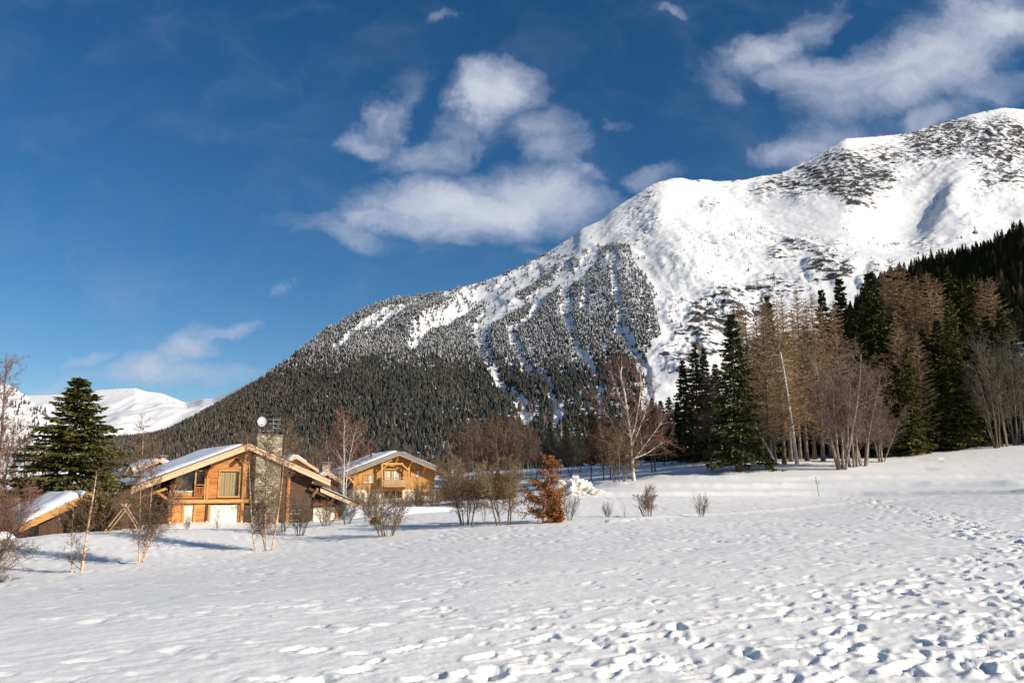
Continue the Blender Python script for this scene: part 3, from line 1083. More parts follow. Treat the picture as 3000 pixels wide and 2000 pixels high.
# ------------------------------------------------------------------ tree generators
def n_seed(n):
    return n % 9973


def tubes_np(segs, sides=3):
    """segs: list of (p0,p1,r0,r1) -> verts, faces"""
    if not segs:
        return np.zeros((0, 3)), np.zeros((0, 4), int)
    a = np.array([s[0] for s in segs], float)
    b = np.array([s[1] for s in segs], float)
    r0 = np.array([s[2] for s in segs], float)
    r1 = np.array([s[3] for s in segs], float)
    d = b - a
    d /= np.maximum(np.linalg.norm(d, axis=1, keepdims=True), 1e-9)
    ref = np.where(np.abs(d[:, 2:3]) > .9, np.array([[1.0, 0, 0]]), np.array([[0, 0, 1.0]]))
    s = np.cross(d, ref)
    s /= np.linalg.norm(s, axis=1, keepdims=True)
    t = np.cross(d, s)
    if sides == 2:
        an = np.random.RandomState(n_seed(len(segs))).uniform(0, 3.14, (len(segs), 1))
        s = s * np.cos(an) + t * np.sin(an)
        r0, r1 = r0 * 1.35, r1 * 1.35
    rings = []
    for P0, R in ((a, r0), (b, r1)):
        for k in range(sides):
            an = 2 * math.pi * k / sides
            rings.append(P0 + (s * math.cos(an) + t * math.sin(an)) * R[:, None])
    V = np.stack(rings, 1).reshape(-1, 3)
    n = len(segs)
    base = (np.arange(n) * 2 * sides)[:, None]
    if sides == 2:          # finest twigs: a flat sliver each, turned at random
        return V, np.concatenate([base, base + 1, base + 3, base + 2], 1)
    fs = []
    for k in range(sides):
        k2 = (k + 1) % sides
        fs.append(np.concatenate([base + k, base + k2, base + sides + k2, base + sides + k], 1))
    return V, np.stack(fs, 1).reshape(-1, 4)


def rot_about(d, ang, r):
    """direction at angle ang from d, random azimuth"""
    ax = d.cross(Vector((r.uniform(-1, 1), r.uniform(-1, 1), r.uniform(-1, 1))))
    if ax.length < 1e-5:
        ax = Vector((1, 0, 0))
    ax.normalize()
    return (d * math.cos(ang) + ax * math.sin(ang)).normalized()


def grow(r, segs, p, d, L, r0, lvl, pr):
    n = pr['n'][lvl]
    st = L / n
    tip = pr['tip'][lvl]
    kids = pr['kids'][lvl] if lvl < len(pr['kids']) else 0
    start = pr['start'][lvl] if kids else 1
    nodes = []
    for i in range(n):
        w_ = pr['wig'][lvl]
        d = (d + Vector((r.gauss(0, w_), r.gauss(0, w_), r.gauss(0, w_) + pr['up'][lvl]))).normalized()
        q = p + d * st
        ra = r0 * (1 - (1 - tip) * i / n)
        rb = r0 * (1 - (1 - tip) * (i + 1) / n)
        segs[lvl].append((tuple(p), tuple(q), ra, rb))
        nodes.append((p.copy(), q.copy(), d.copy(), ra, (i + .5) / n))
        p = q
    if not kids:
        return
    for k in range(kids):
        f = start + (1 - start) * (k + r.random()) / kids
        i = min(n - 1, int(f * n))
        a, b, dd, ra, _ = nodes[i]
        pos = a + (b - a) * (f * n - i)
        cd = rot_about(dd, rad(r.uniform(*pr['ang'][lvl])), r)
        if pr.get('flat'):
            cd.z *= pr['flat']
            cd.normalize()
        sh = pr.get('shape', .55)
        cl = L * pr['len'][lvl] * (1 - sh * (f - start) / max(1e-3, 1 - start)) * r.uniform(.7, 1.2)
        cr = max(pr['rmin'], min(ra * .75, r0 * pr['rad'][lvl] * (1 - .5 * f)))
        grow(r, segs, pos, cd, cl, cr, lvl + 1, pr)


def bare_meshes(name, seed, stems, pr, bark, twig):
    """returns (trunk mesh, crown mesh)"""
    r = random.Random(seed)
    segs = [[] for _ in range(len(pr['n']))]
    for (off, d, L, r0) in stems:
        grow(r, segs, Vector(off), Vector(d).normalized(), L, r0, 0, pr)
    nt = pr.get('bark_levels', 2)
    tv, tf = [], []
    b = 0
    for lv in range(nt):
        V, Fc = tubes_np(segs[lv], 6 if lv == 0 else 4)
        tv.append(V); tf.append(Fc + b); b += len(V)
    tm = mesh_np(name + '_trunk', np.concatenate(tv), np.concatenate(tf), [bark], True)
    cv, cf = [], []
    b = 0
    for lv in range(nt, len(segs)):
        V, Fc = tubes_np(segs[lv], 2)
        cv.append(V); cf.append(Fc + b); b += len(V)
    cm = mesh_np(name + '_crown', np.concatenate(cv), np.concatenate(cf), [twig], False)
    return tm, cm, segs


PR_TREE = dict(n=[9, 5, 3, 2], tip=[.12, .25, .4, .5], kids=[34, 12, 7], start=[.20, .2, .12], wig=[.05, .12, .2, .28], up=[.03, .07, .03, 0.0],
               ang=[(28, 55), (25, 55), (25, 60)], len=[.40, .42, .55], rad=[.30, .45, .6], rmin=.0105, shape=.62)
PR_ALDER = dict(n=[8, 5, 3, 2], tip=[.15, .25, .4, .5], kids=[18, 11, 8], start=[.22, .15, .1], wig=[.05, .13, .22, .3], up=[.03, .05, .04, .02],
                ang=[(25, 60), (25, 60), (25, 65)], len=[.34, .45, .55], rad=[.30, .45, .6], rmin=.0105, shape=.5)
PR_SHRUB = dict(n=[6, 4, 2], tip=[.3, .4, .5], kids=[11, 7], start=[.15, .12], wig=[.10, .18, .25], up=[.05, .05, .02],
                ang=[(20, 45), (20, 50)], len=[.42, .45], rad=[.5, .6], rmin=.0092, shape=.5, bark_levels=1)
PR_BIRCH = dict(n=[12, 5, 3, 2], tip=[.12, .25, .4, .5], kids=[18, 7, 5], start=[.18, .2, .15], wig=[.035, .10, .2, .3], up=[.02, .05, -.03, -.06],
                ang=[(30, 55), (25, 50), (25, 60)], len=[.30, .45, .55], rad=[.28, .45, .6], rmin=.0055, shape=.55, bark_levels=1)


def conifer_meshes(name, seed, H, R, kind='spruce', low=.07, dense=1.0, droop=.5, needle=None, bark=None):
    rs = np.random.RandomState(seed)
    nl = int(44 * dense)
    br = []
    for i in range(nl):
        f = low + (.985 - low) * (i + rs.uniform(-.4, .4)) / nl
        if kind == 'larch':
            Lb = R * (1 - f) ** .62 * min(1, .45 + f * 1.6)
        else:
            Lb = R * (1 - f) ** .80 * (.86 + .14 * math.sin(f * 40 + seed))
        Lb = max(Lb, .018 * H * (1 - .3 * f))
        nb = rs.randint(5, 8)
        a0 = rs.uniform(0, 6.28)
        for k in range(nb):
            br.append((f * H + rs.uniform(-.008, .008) * H, a0 + 6.283 * k / nb + rs.normal(0, .22), Lb * rs.uniform(.62, 1.18), f))
    br = np.array(br)
    z0, az, Lb, fr = br.T
    # trunk
    lean = rs.normal(0, .006, 2) * H
    tp = [(lean[0] * (t ** 2), lean[1] * t ** 2, H * t) for t in np.linspace(-.02, 1, 12)]
    r0 = H * (.0155 if kind == 'spruce' else .0125)
    tr = [r0 * (1.25 if i == 0 else 1) * max(.05, (1 - i / 11.5)) for i in range(12)]
    mb = MB()
    mb.tube(tp, tr, 8)
    if kind == 'larch':
        segs = []
        twigs = []
        for z, a, L, f in br:
            dx, dy = math.cos(a), math.sin(a)
            up0 = rs.uniform(-.10, .22) - .25 * (1 - f) * droop
            prev = (0, 0, z)
            for k in range(1, 4):
                s = k / 3
                zz = z + L * (up0 * s + (.26 * s * s))
                cur = (dx * L * s + rs.normal(0, .02) * L, dy * L * s + rs.normal(0, .02) * L, zz)
                segs.append((prev, cur, .0022 * H * (1.15 - s) * .62 + .005, .0022 * H * (1.0 - s) * .5 + .004))
                nt = 13
                for q in range(nt):
                    t = rs.rand()
                    b0 = tuple(prev[m] + (cur[m] - prev[m]) * t for m in range(3))
                    ta = a + rs.choice([-1, 1]) * rs.uniform(.35, 1.2)
                    tl = L * rs.uniform(.10, .27) * (1.1 - .5 * s)
                    e = (b0[0] + math.cos(ta) * tl, b0[1] + math.sin(ta) * tl, b0[2] + tl * rs.uniform(-.55, .35))
                    twigs.append((b0, e, .0125, .008))
                prev = cur
        V, Fc = tubes_np(segs, 3)
        V2_, F2_ = tubes_np(twigs, 2)
        V, Fc = np.concatenate([V, V2_]), np.concatenate([Fc, F2_ + len(V)])
        tm = mesh_np(name + '_trunk', mb.v, mb.f, [bark or M['bark']], True)
        cm = mesh_np(name + '_crown', V, Fc, [needle or M['larch']], False)
        return tm, cm
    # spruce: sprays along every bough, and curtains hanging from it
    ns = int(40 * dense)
    nB = len(br)
    S = rs.uniform(.08, 1.0, (nB, ns)) ** .75
    up0 = (rs.uniform(-.05, .30, nB) + .25 * fr ** 2)[:, None]
    dro = droop * (.55 + .5 * (1 - fr))[:, None]
    prof = lambda s: up0 * s - dro * s ** 1.6 * .9 + .42 * dro * s ** 3.2
    lat = rs.normal(0, 1, (nB, ns)) * .13 * (1.15 - .75 * S) * (1.0)
    cx_, sx_ = np.cos(az)[:, None], np.sin(az)[:, None]
    L2 = Lb[:, None]
    hx = L2 * (S * cx_ - lat * sx_)
    hy = L2 * (S * sx_ + lat * cx_)
    hz = z0[:, None] + L2 * prof(S) - np.abs(lat) * L2 * .35
    slope = (prof(S + .05) - prof(S)) / .05
    sgn = np.sign(lat)
    ta = az[:, None] + sgn * rs.uniform(.2, 1.1, (nB, ns))
    hang = rs.rand(nB, ns) < .42
    dz = np.where(hang, rs.uniform(-1.5, -.7, (nB, ns)), slope * .8 + rs.uniform(-.35, .1, (nB, ns)))
    U = np.stack([np.cos(ta), np.sin(ta), dz], -1)
    U /= np.linalg.norm(U, axis=-1, keepdims=True)
    ln = H * rs.uniform(.013, .030, (nB, ns)) * (.65 + .5 * (1 - fr))[:, None]
    ln = np.minimum(ln, L2 * .65 + .01 * H)
    rn = rs.normal(0, 1, (nB, ns, 3))
    Vv = np.cross(U, rn)
    Vv /= np.linalg.norm(Vv, axis=-1, keepdims=True)
    wd = ln * rs.uniform(.16, .30, (nB, ns))
    B = np.stack([hx, hy, hz], -1)
    l3, w3 = ln[..., None], wd[..., None]
    q = np.stack([B - U * l3 * .25, B + U * l3 * .3 + Vv * w3, B + U * l3, B + U * l3 * .25 - Vv * w3], 2).reshape(-1, 3)
    fc = np.arange(len(q)).reshape(-1, 4)
    # boughs themselves
    segs = []
    for (z, a, L, f), u_, d_ in zip(br, up0[:, 0], dro[:, 0]):
        pv = (0, 0, z)
        for s in (.35, .7):
            c = (math.cos(a) * L * s, math.sin(a) * L * s, z + L * (u_ * s - d_ * s ** 1.6 * .9 + .42 * d_ * s ** 3.2))
            segs.append((pv, c, .0022 * H * (1 - s * .6), .0012 * H * (1 - s * .6)))
            pv = c
    V2, F2 = tubes_np(segs, 3)
    tb = len(mb.v)
    tv = np.concatenate([np.array(mb.v), V2])
    tfl = mb.f + [[int(i) + tb for i in row] for row in F2]
    tm = mesh_np(name + '_trunk', tv, tfl, [bark or M['bark_dark']], True)
    cm = mesh_np(name + '_crown', q, fc, [needle or M['spruce']], False)
    return tm, cm


LIB = {}


def lib(kind, fn, n):
    LIB[kind] = [fn(i) for i in range(n)]


lib('spruce', lambda i: conifer_meshes('spruce', 40 + i, 20.0, 4.3 + .4 * (i % 3), 'spruce', .04 + .03 * (i % 2), 1.12, .55 + .1 * (i % 2)), 5)
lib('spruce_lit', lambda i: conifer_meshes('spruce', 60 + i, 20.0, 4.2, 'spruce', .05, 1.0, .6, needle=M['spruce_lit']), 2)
lib('larch', lambda i: conifer_meshes('larch', 80 + i, 20.0, 3.5 + .35 * (i % 3), 'larch', .14 + .05 * (i % 3), 1.15, .6), 4)
lib('larch_gold', lambda i: conifer_meshes('larch', 95 + i, 20.0, 3.0, 'larch', .12, 1.1, .5, needle=M['larch_gold']), 1)


def single(h, r0, lean=0.0):
    return [((0, 0, -.15), (lean, 0, 1), h, r0)]


def multi(seed, n, h, r0, spread, base):
    r = random.Random(seed)
    out = []
    for i in range(n):
        a = 6.283 * i / n + r.uniform(-.4, .4)
        s = spread * r.uniform(.25, 1.0)
        out.append(((base * math.cos(a), base * math.sin(a), -.12), (s * math.cos(a), s * math.sin(a), 1), h * r.uniform(.75, 1.05), r0 * r.uniform(.7, 1.1)))
    return out


def lib_bare(kind, n, stems_fn, pr, bark, twig, seed0):
    LIB[kind] = []
    for i in range(n):
        tm, cm, _ = bare_meshes(kind, seed0 + i, stems_fn(i), pr, M[bark], M[twig])
        z = np.zeros(len(cm.vertices) * 3, np.float32)
        cm.vertices.foreach_get('co', z)
        LIB[kind].append((tm, cm, float(np.percentile(z.reshape(-1, 3)[:, 2], 99.5))))


lib_bare('tree_red', 3, lambda i: single(11.5, .15), PR_TREE, 'bark_dark', 'twig_red', 200)
lib_bare('tree_brown', 4, lambda i: single(11.5, .14), PR_TREE, 'bark', 'twig_brown', 210)
lib_bare('tree_grey', 2, lambda i: multi(i, 3, 10.5, .12, .28, .2), PR_TREE, 'bark', 'twig_grey', 220)
lib_bare('alder', 3, lambda i: multi(30 + i, 5, 11.0, .15, .30, .35), PR_ALDER, 'bark_alder', 'twig_pink', 230)
lib_bare('alder_shaded', 2, lambda i: multi(40 + i, 4, 11.0, .14, .28, .3), PR_ALDER, 'bark', 'twig_grey', 236)  # grey twigs put the shade on the right-edge trees into the colour
lib_bare('thicket', 4, lambda i: multi(50 + i, 2, 11.0, .085, .10, .15), dict(PR_TREE, kids=[30, 12, 7], len=[.27, .45, .55], start=[.25, .2, .12]), 'bark_alder', 'twig_brown', 240)
lib_bare('shrub_tan', 4, lambda i: multi(70 + i, 15, 3.2, .022, .42, .28), PR_SHRUB, 'twig_tan', 'twig_tan', 250)
lib_bare('shrub_grey', 3, lambda i: multi(80 + i, 11, 3.0, .024, .45, .2), PR_SHRUB, 'bark_dark', 'twig_grey', 260)
lib_bare('shrub_rust', 2, lambda i: multi(90 + i, 26, 3.0, .018, .55, .5), PR_SHRUB, 'twig_rust', 'twig_rust', 270)
lib_bare('bush_brown', 3, lambda i: multi(100 + i, 40, 3.0, .02, .75, .8), dict(PR_SHRUB, kids=[9, 5]), 'twig_brown', 'twig_brown', 280)
lib_bare('multi_shrub', 3, lambda i: multi(120 + i, 6, 4.2, .055, .40, .35), dict(PR_ALDER, kids=[16, 10, 6], bark_levels=2, rmin=.0085, len=[.42, .5, .55], start=[.2, .1, .1]), 'bark', 'twig_tan', 290)
lib_bare('sapling', 2, lambda i: multi(130 + i, 3, 2.6, .022, .16, .05), dict(PR_SHRUB, kids=[8, 4]), 'bark_dark', 'twig_grey', 300)
lib_bare('white_birch', 2, lambda i: [((0, 0, -.1), (0.0, 0, 1), 11.5, .13), ((.12, 0, -.1), (.09, .03, 1), 11, .11)], dict(PR_BIRCH, bark_levels=2, kids=[24, 10, 7], rmin=.010), 'birch', 'twig_red', 310)
lib_bare('thin_birch', 2, lambda i: single(9.5, .06), dict(PR_BIRCH, kids=[22, 8, 5], rmin=.008), 'birch', 'twig_brown', 320)

HEIGHTS = {'spruce': 20.0, 'spruce_lit': 20.0, 'larch': 20.0, 'larch_gold': 20.0}
TREES = []
rngT = random.Random(5)


def plant(kind, name, label, cat, px, d, top=None, h=None, py=1420, var=None, wide=1.0, group=None, lean=0.0, rz=None, sink=0.05):
    """one tree: Empty at its foot > trunk, crown. top = photo row of its tip"""
    p = P(px, py, d)
    z = gz(p.x, p.y)
    if h is None:
        h = P(px, top, d).z - z
    ms = LIB[kind]
    m = ms[(len(TREES) if var is None else var) % len(ms)]
    H0 = HEIGHTS.get(kind) or m[2]
    s = h / H0
    e = empty(name, (p.x, p.y, z - sink), rngT.uniform(0, 6.28) if rz is None else rz, label, cat, group)
    e.scale = (s * wide, s * wide, s)
    if lean:
        e.rotation_euler = (0, lean, 0)
    mobj('trunk', m[0], e)
    mobj('crown', m[1], e)
    TREES.append(e)
    return e


# the spruce wood on the shaded hill at right
def hill_dens(px, py):
    return np.where((px > 2350) & (px < 3150), .97, 0.0)


hp, hpx, hpy = sample_patch(rngF, HV, HPX, HPY, HROW, 24000, hill_dens)
n = len(hp)
hs_ = rngF.uniform(.45, .85, n)
sp_me = []
for i in (0, 1, 2, 3):
    tm, cm = LIB['spruce'][i][:2]
    sp_me.append(cm)
sp_me.append(LIB['larch'][0][1])
hp[:, 2] -= .4
point_forest('hill_forest', hp, rngF.uniform(0, 6.28, n), np.stack([hs_ * 1.05, hs_ * 1.05, hs_], -1), rngF.choice([0, 1, 2, 3, 0, 1, 2, 4], n), sp_me,
             'dark spruce wood in shade on the hill at the right edge', 'forest')
print('hill trees', n)

# ------------------------------------------------------------------ buildings
class Facade:
    """a gable front standing in the place: local x to the right along it, y into the building, z up"""
    def __init__(self, px, d, psi, name, label, cat='chalet', foot=None):
        p = P(px, 1420, d)
        self.z0 = gz(p.x, p.y) if foot is None else foot
        self.O = Vector((p.x, p.y, self.z0))
        self.ex = Vector((math.cos(psi), math.sin(psi), 0))
        self.ey = Vector((-math.sin(psi), math.cos(psi), 0))
        self.e = empty(name, self.O, psi, label, cat)

    def at(self, px, py, y=0.0):
        v = pix_dir(px, py)
        c = Vector((0, 0, EYE)) - self.O
        t = (y - c.dot(self.ey)) / v.dot(self.ey)
        q = c + v * t
        return q.dot(self.ex), q.z

    def rect(self, x0, x1, y0, y1, Y):
        """photo rectangle -> local (x0,x1,z0,z1) on the plane y=Y"""
        xm, ym = (x0 + x1) / 2, (y0 + y1) / 2
        return self.at(x0, ym, Y)[0], self.at(x1, ym, Y)[0], self.at(xm, y1, Y)[1], self.at(xm, y0, Y)[1]


def snow_slab(name, corners, thick, parent, seed, lump=.06, nu=40, nv=24, mat='roof_snow', ragged=.25):
    """corners: a,b (eave), c,d (ridge) of a roof plane; a soft uneven blanket of snow"""
    a, b, c, d = [np.array(q, float) for q in corners]
    U, Vv = np.meshgrid(np.linspace(0, 1, nu), np.linspace(0, 1, nv), indexing='ij')
    # ragged outline
    eu = ragged * .5 * (fbm(Vv * 5, Vv * 0 + seed, 2, seed=seed) + .5)
    base = (a[None, None] * ((1 - U) * (1 - Vv))[..., None] + b[None, None] * (U * (1 - Vv))[..., None] + c[None, None] * (U * Vv)[..., None] + d[None, None] * ((1 - U) * Vv)[..., None])
    edge = np.minimum(np.minimum(U, 1 - U) * nu / 2.5, np.minimum(Vv, 1 - Vv) * nv / 2.5)
    soft = np.sqrt(np.clip(edge, 0, 1))
    h = thick * soft * (1 + .25 * fbm(U * 4, Vv * 3, 3, seed=seed + 1)) + lump * fbm(U * 11, Vv * 8, 2, seed=seed + 2) * soft
    top = base.copy()
    top[..., 2] += np.maximum(h, 0.004)
    ax = (b - a) / np.linalg.norm(b - a)
    sl = (d - a) / np.linalg.norm(d - a)
    jit = ragged * fbm(base[..., 0] * 1.3 + base[..., 1], base[..., 1] * 1.3, 3, seed=seed + 5)
    m = (edge < .5)
    top += (m * jit)[..., None] * (-(np.where(Vv < .5, 1, -1))[..., None] * sl) * .8
    n0 = nu * nv
    V = np.concatenate([top.reshape(-1, 3), base.reshape(-1, 3)])
    ix = np.arange(n0).reshape(nu, nv)
    f = [np.stack([ix[:-1, :-1], ix[1:, :-1], ix[1:, 1:], ix[:-1, 1:]], -1).reshape(-1, 4)]
    ring = np.concatenate([ix[:, 0], ix[-1, 1:], ix[::-1, -1][1:], ix[0, ::-1][1:-1]])
    r2 = np.roll(ring, -1)
    f.append(np.stack([r2, ring, ring + n0, r2 + n0], -1))
    me = mesh_np(name, V, np.concatenate(f), [M[mat]], True)
    return mobj(name, me, parent)


def stonework(name, x0, x1, y0, y1, z0, z1, parent, seed, cw=.42, ch=.14, batter=0.0):
    """mortared core with separate rough stones on its faces (too small to pick apart: one part)"""
    r = random.Random(seed)
    core = MB().box(x0 + .03, x1 - .03, y0 + .03, y1 - .03, z0, z1).build(name + '_core', M['mortar'], parent)
    core.name = 'stone_core'
    mb = MB()

    def face(fn, L):
        z = z0
        while z < z1 - .02:
            h = min(ch * r.uniform(.55, 1.5), z1 - z)
            s = 0.0
            while s < L - .02:
                wd = min(cw * r.uniform(.35, 1.5), L - s)
                if L - s - wd < .08:
                    wd = L - s
                fn(s + .008, s + wd - .008, z + .008, z + h - .008, r.uniform(0.0, .05))
                s += wd
            z += h
    face(lambda a, b, c, d, o: mb.box(x0 + a, x0 + b, y0 - o, y0 + .05, c, d), x1 - x0)
    face(lambda a, b, c, d, o: mb.box(x0 - o, x0 + .05, y0 + a, y0 + b, c, d), y1 - y0)
    face(lambda a, b, c, d, o: mb.box(x1 - .05, x1 + o, y0 + a, y0 + b, c, d), y1 - y0)
    o = mb.build(name, M['stone'], parent)
    tag(o, kind='stuff')
    return o


def planks(fa, rect, Y, h, mat, parent, seed, thick=.05, name='plank', clip=None):
    """horizontal boards, each one an object; clip(x0,x1,z0,z1) may return a polygon"""
    x0, x1, z0, z1 = rect
    r = random.Random(seed)
    n = max(1, round((z1 - z0) / h))
    hh = (z1 - z0) / n
    for i in range(n):
        a, b = z0 + i * hh + .006, z0 + (i + 1) * hh - .006
        o = r.uniform(0, .012)
        mb = MB()
        if clip:
            poly = clip(x0, x1, a, b)
            if poly is None:
                continue
            mb.prism(poly, Y - thick - o, Y)
        else:
            mb.box(x0, x1, Y - thick - o, Y, a, b)
        mb.build(name, M[mat], parent)


# ---- the big chalet -------------------------------------------------------
A = Facade(730, 75.0, rad(35), 'timber_chalet', 'large timber chalet with pale bargeboards, stone chimney and snowy roof, nearest house', 'chalet')
E = A.e
YW = 1.25                                   # wall plane behind the bargeboards
rx, rz = A.at(730, 1297)                     # ridge, on the barge plane
lx, lz = A.at(385, 1424)
qx, qz = A.at(968, 1404)
mL = (rz - lz) / (rx - lx)
mR = (rz - qz) / (qx - rx)
roofz = lambda x: rz - (mL * (rx - x) if x < rx else mR * (x - rx))
DEP = 13.0
# roof slabs
TH = .20
for (xa, xb, nm, y1) in ((lx, rx, 'roof', DEP), (rx, qx, 'roof', DEP)):
    za, zb = roofz(xa), roofz(xb)
    s = MB().prism([(xa, za - .06), (xb, zb - .06), (xb, zb - .06 - TH), (xa, za - .06 - TH)], .04, y1)
    ro = s.build('roof', M['soffit'], E)
    if xa == lx:
        snow_slab('roof_snow', [(xa + .1, .18, za - .05), (xa + .1, y1, za - .05), (xb - .25, y1, zb - .05 - .25 * mL), (xb - .25, .18, zb - .05 - .25 * mL)][0:4], .36, ro, 3)
    else:
        snow_slab('roof_snow', [(xb - .1, .22, zb - .05), (xb - .1, y1, zb - .05), (xa + .5, y1, za - .05 - .5 * mR), (xa + .5, .22, za - .05 - .5 * mR)][::1], .16, ro, 13)
# tile courses showing at the verge
for sgn, xa, xb in ((1, lx, rx - .02), (1, rx + .02, qx)):
    MB().prism([(xa, roofz(xa) + .03), (xb, roofz(xb) + .03), (xb, roofz(xb) - .05), (xa, roofz(xa) - .05)], -.16, .20).build('verge_tiles', M['tile'], E)
# bargeboards: an upper and a lower board on each side
for (xa, xb) in ((lx, rx), (rx, qx)):
    k = 1 if xa == lx else -1
    for (t0, t1, y0, nm) in ((-.055, -.26, -.13, 'bargeboard'), (-.268, -.62, -.07, 'bargeboard')):
        MB().prism([(xa, roofz(xa) + t0), (xb, roofz(xb) + t0), (xb, roofz(xb) + t1), (xa, roofz(xa) + t1)], y0, .035).build(nm, M['fascia'], E)
# rear part of the left roof reaches lower
mx, mz = A.at(345, 1424, 4.0)
xb = lx + .05
xa = mx - .2
zl = roofz(lx)
za = zl - mL * (lx - xa)
MB().prism([(xa, za - .06), (xb, roofz(xb) - .07), (xb, roofz(xb) - .28), (xa, za - .27)], 4.0, DEP).build('roof', M['soffit'], E)
snow_slab('roof_snow', [(xa + .05, 3.9, za - .05), (xa + .05, DEP, za - .05), (xb + .3, DEP, roofz(xb) - .05), (xb + .3, 3.9, roofz(xb) - .05)], .38, E, 23)
MB().prism([(xa, za - .07), (xb, roofz(xb) - .075), (xb, roofz(xb) - .60), (xa, za - .58)], 3.86, 3.98).build('bargeboard', M['fascia'], E)

# walls
cxl = A.at(497, 1480, YW)[0]
cxr = A.at(912, 1480, YW)[0]
under = lambda x: roofz(x) - .30
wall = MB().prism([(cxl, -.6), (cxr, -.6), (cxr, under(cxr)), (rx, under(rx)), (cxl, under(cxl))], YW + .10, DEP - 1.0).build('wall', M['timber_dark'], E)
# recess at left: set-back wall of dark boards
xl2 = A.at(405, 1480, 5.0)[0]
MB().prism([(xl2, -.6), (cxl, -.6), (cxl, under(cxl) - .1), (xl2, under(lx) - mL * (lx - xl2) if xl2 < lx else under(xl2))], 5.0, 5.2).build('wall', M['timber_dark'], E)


def gable_clip(x0, x1, a, b, off=-.34):
    """board cut under the slope of the roof"""
    top0, top1 = roofz(x0) + off - .30, roofz(x1) + off - .30
    if max(top0, top1) <= a + .02 and not (x0 < rx < x1):
        return None
    pts = [(x0, a), (x1, a)]
    tops = []
    for x in np.linspace(x1, x0, 9):
        tops.append((x, min(b, max(a + .001, roofz(x) - .34))))
    return pts + tops


R = lambda x0, x1, y0, y1, Y=YW: A.rect(x0, x1, y0, y1, Y)
z_sill = A.at(650, 1459, YW)[1]
# upper boarding between balcony and window, and the gable above the window
planks(A, R(611, 636.5, 1370, 1460), YW, .30, 'plank_red', E, 1, .09, clip=gable_clip)
g = R(612, 736, 1337, 1376)
planks(A, (g[0], g[1], g[2], rz - .3), YW, .30, 'plank', E, 2, .06, clip=gable_clip)
# band under the windows
planks(A, R(508, 737, 1452, 1464), YW, .22, 'plank_red', E, 3, .07)
# lower boarding
planks(A, R(502, 533, 1477, 1543), YW, .31, 'plank', E, 4, .09)
planks(A, R(571, 602, 1477, 1543), YW, .31, 'plank', E, 5, .09)
# round floor beam
a, z = A.at(503, 1470, YW - .2)
b, _ = A.at(740, 1470, YW - .2)
mb = MB()
mb.tube([(a, YW - .2, z), ((a + b) / 2, YW - .2, z + .02), (b, YW - .2, z)], [.2, .19, .18], 12)
mb.build('floor_beam', M['timber_h'], E, True)
MB().box(a, b, YW - .16, YW + .06, z + .19, z + .31).build('ledge', M['timber_dark'], E)


def post(px0, px1, py0, py1, Y0, Y1, mat='timber', name='post'):
    x0, x1, z0, z1 = A.rect(px0, px1, py0, py1, Y0)
    return MB().box(x0, x1, Y0, Y1, z0, z1).build(name, M[mat], E)


post(494, 502, 1435, 1545, YW - .22, YW + .15, 'plank_red')
post(599.5, 604, 1372, 1466, YW - .24, YW + .1)
post(605, 610.5, 1398, 1462, YW - .20, YW + .1)
post(708, 717, 1345, 1543, YW - .30, YW + .1)
post(601.5, 607.5, 1477, 1543, YW - .20, YW + .1, 'timber_dark')
post(608, 614, 1478, 1543, YW - .22, YW + .1)
post(532, 538, 1478, 1543, YW - .16, YW + .1)
post(567, 572, 1478, 1543, YW - .16, YW + .1)
post(698, 704, 1478, 1540, YW - .16, YW + .1)
post(497, 500, 1436, 1450, YW - .3, YW)


def brace(p0, p1, Y0, Y1, w_=.2, mat='timber'):
    a = A.at(p0[0], p0[1], Y0)
    b = A.at(p1[0], p1[1], Y1)
    return MB().bar((a[0], Y0, a[1]), (b[0], Y1, b[1]), w_, w_).build('brace', M[mat], E)


brace((711, 1358), (722, 1332), YW - .3, .25, .19)
brace((606, 1398), (616, 1370), YW - .3, .35, .19)
brace((506, 1440), (516, 1412), YW - .3, .4, .17, 'plank_red')
brace((397, 1462), (490, 1430), 2.0, 1.2, .24, 'timber_h')
brace((462, 1442), (494, 1463), 1.6, 1.3, .22, 'timber_h')
brace((385, 1475), (398, 1462), 2.2, 2.0, .24, 'timber_dark')
# purlin ends under the barge
for q in ((620, 1366), (703, 1345), (517, 1408)):
    x, z = A.at(q[0], q[1], .3)
    MB().box(x - .14, x + .14, .06, YW + .2, z - .14, z + .14).build('purlin', M['timber_dark'], E)


def window(fa, rect, Y, pane_mat, par, frame=.10, fmat='timber', mull=(), deep=.10, glass=True, sill=None):
    x0, x1, z0, z1 = rect
    wn = MB()
    wn.box(x0 - frame, x0, Y - .14, Y + .06, z0 - frame, z1 + frame).box(x1, x1 + frame, Y - .14, Y + .06, z0 - frame, z1 + frame)
    wn.box(x0, x1, Y - .135, Y + .06, z1, z1 + frame).box(x0, x1, Y - .135, Y + .06, z0 - frame, z0)
    wo_ = wn.build('window', M[fmat], par)
    MB().box(x0, x1, Y + .02, Y + .04, z0, z1).build('pane', M['glass'] if glass else M[pane_mat], wo_)
    for m in mull:
        xm = x0 + (x1 - x0) * m
        MB().box(xm - .04, xm + .04, Y - .06, Y + .015, z0, z1).build('mullion', M[fmat], wo_)
    if sill:
        MB().box(x0 - frame, x1 + frame, Y - .24, Y - .14, z0 - frame, z0 - frame + .08).build('sill', M[sill], wo_)
    return wo_


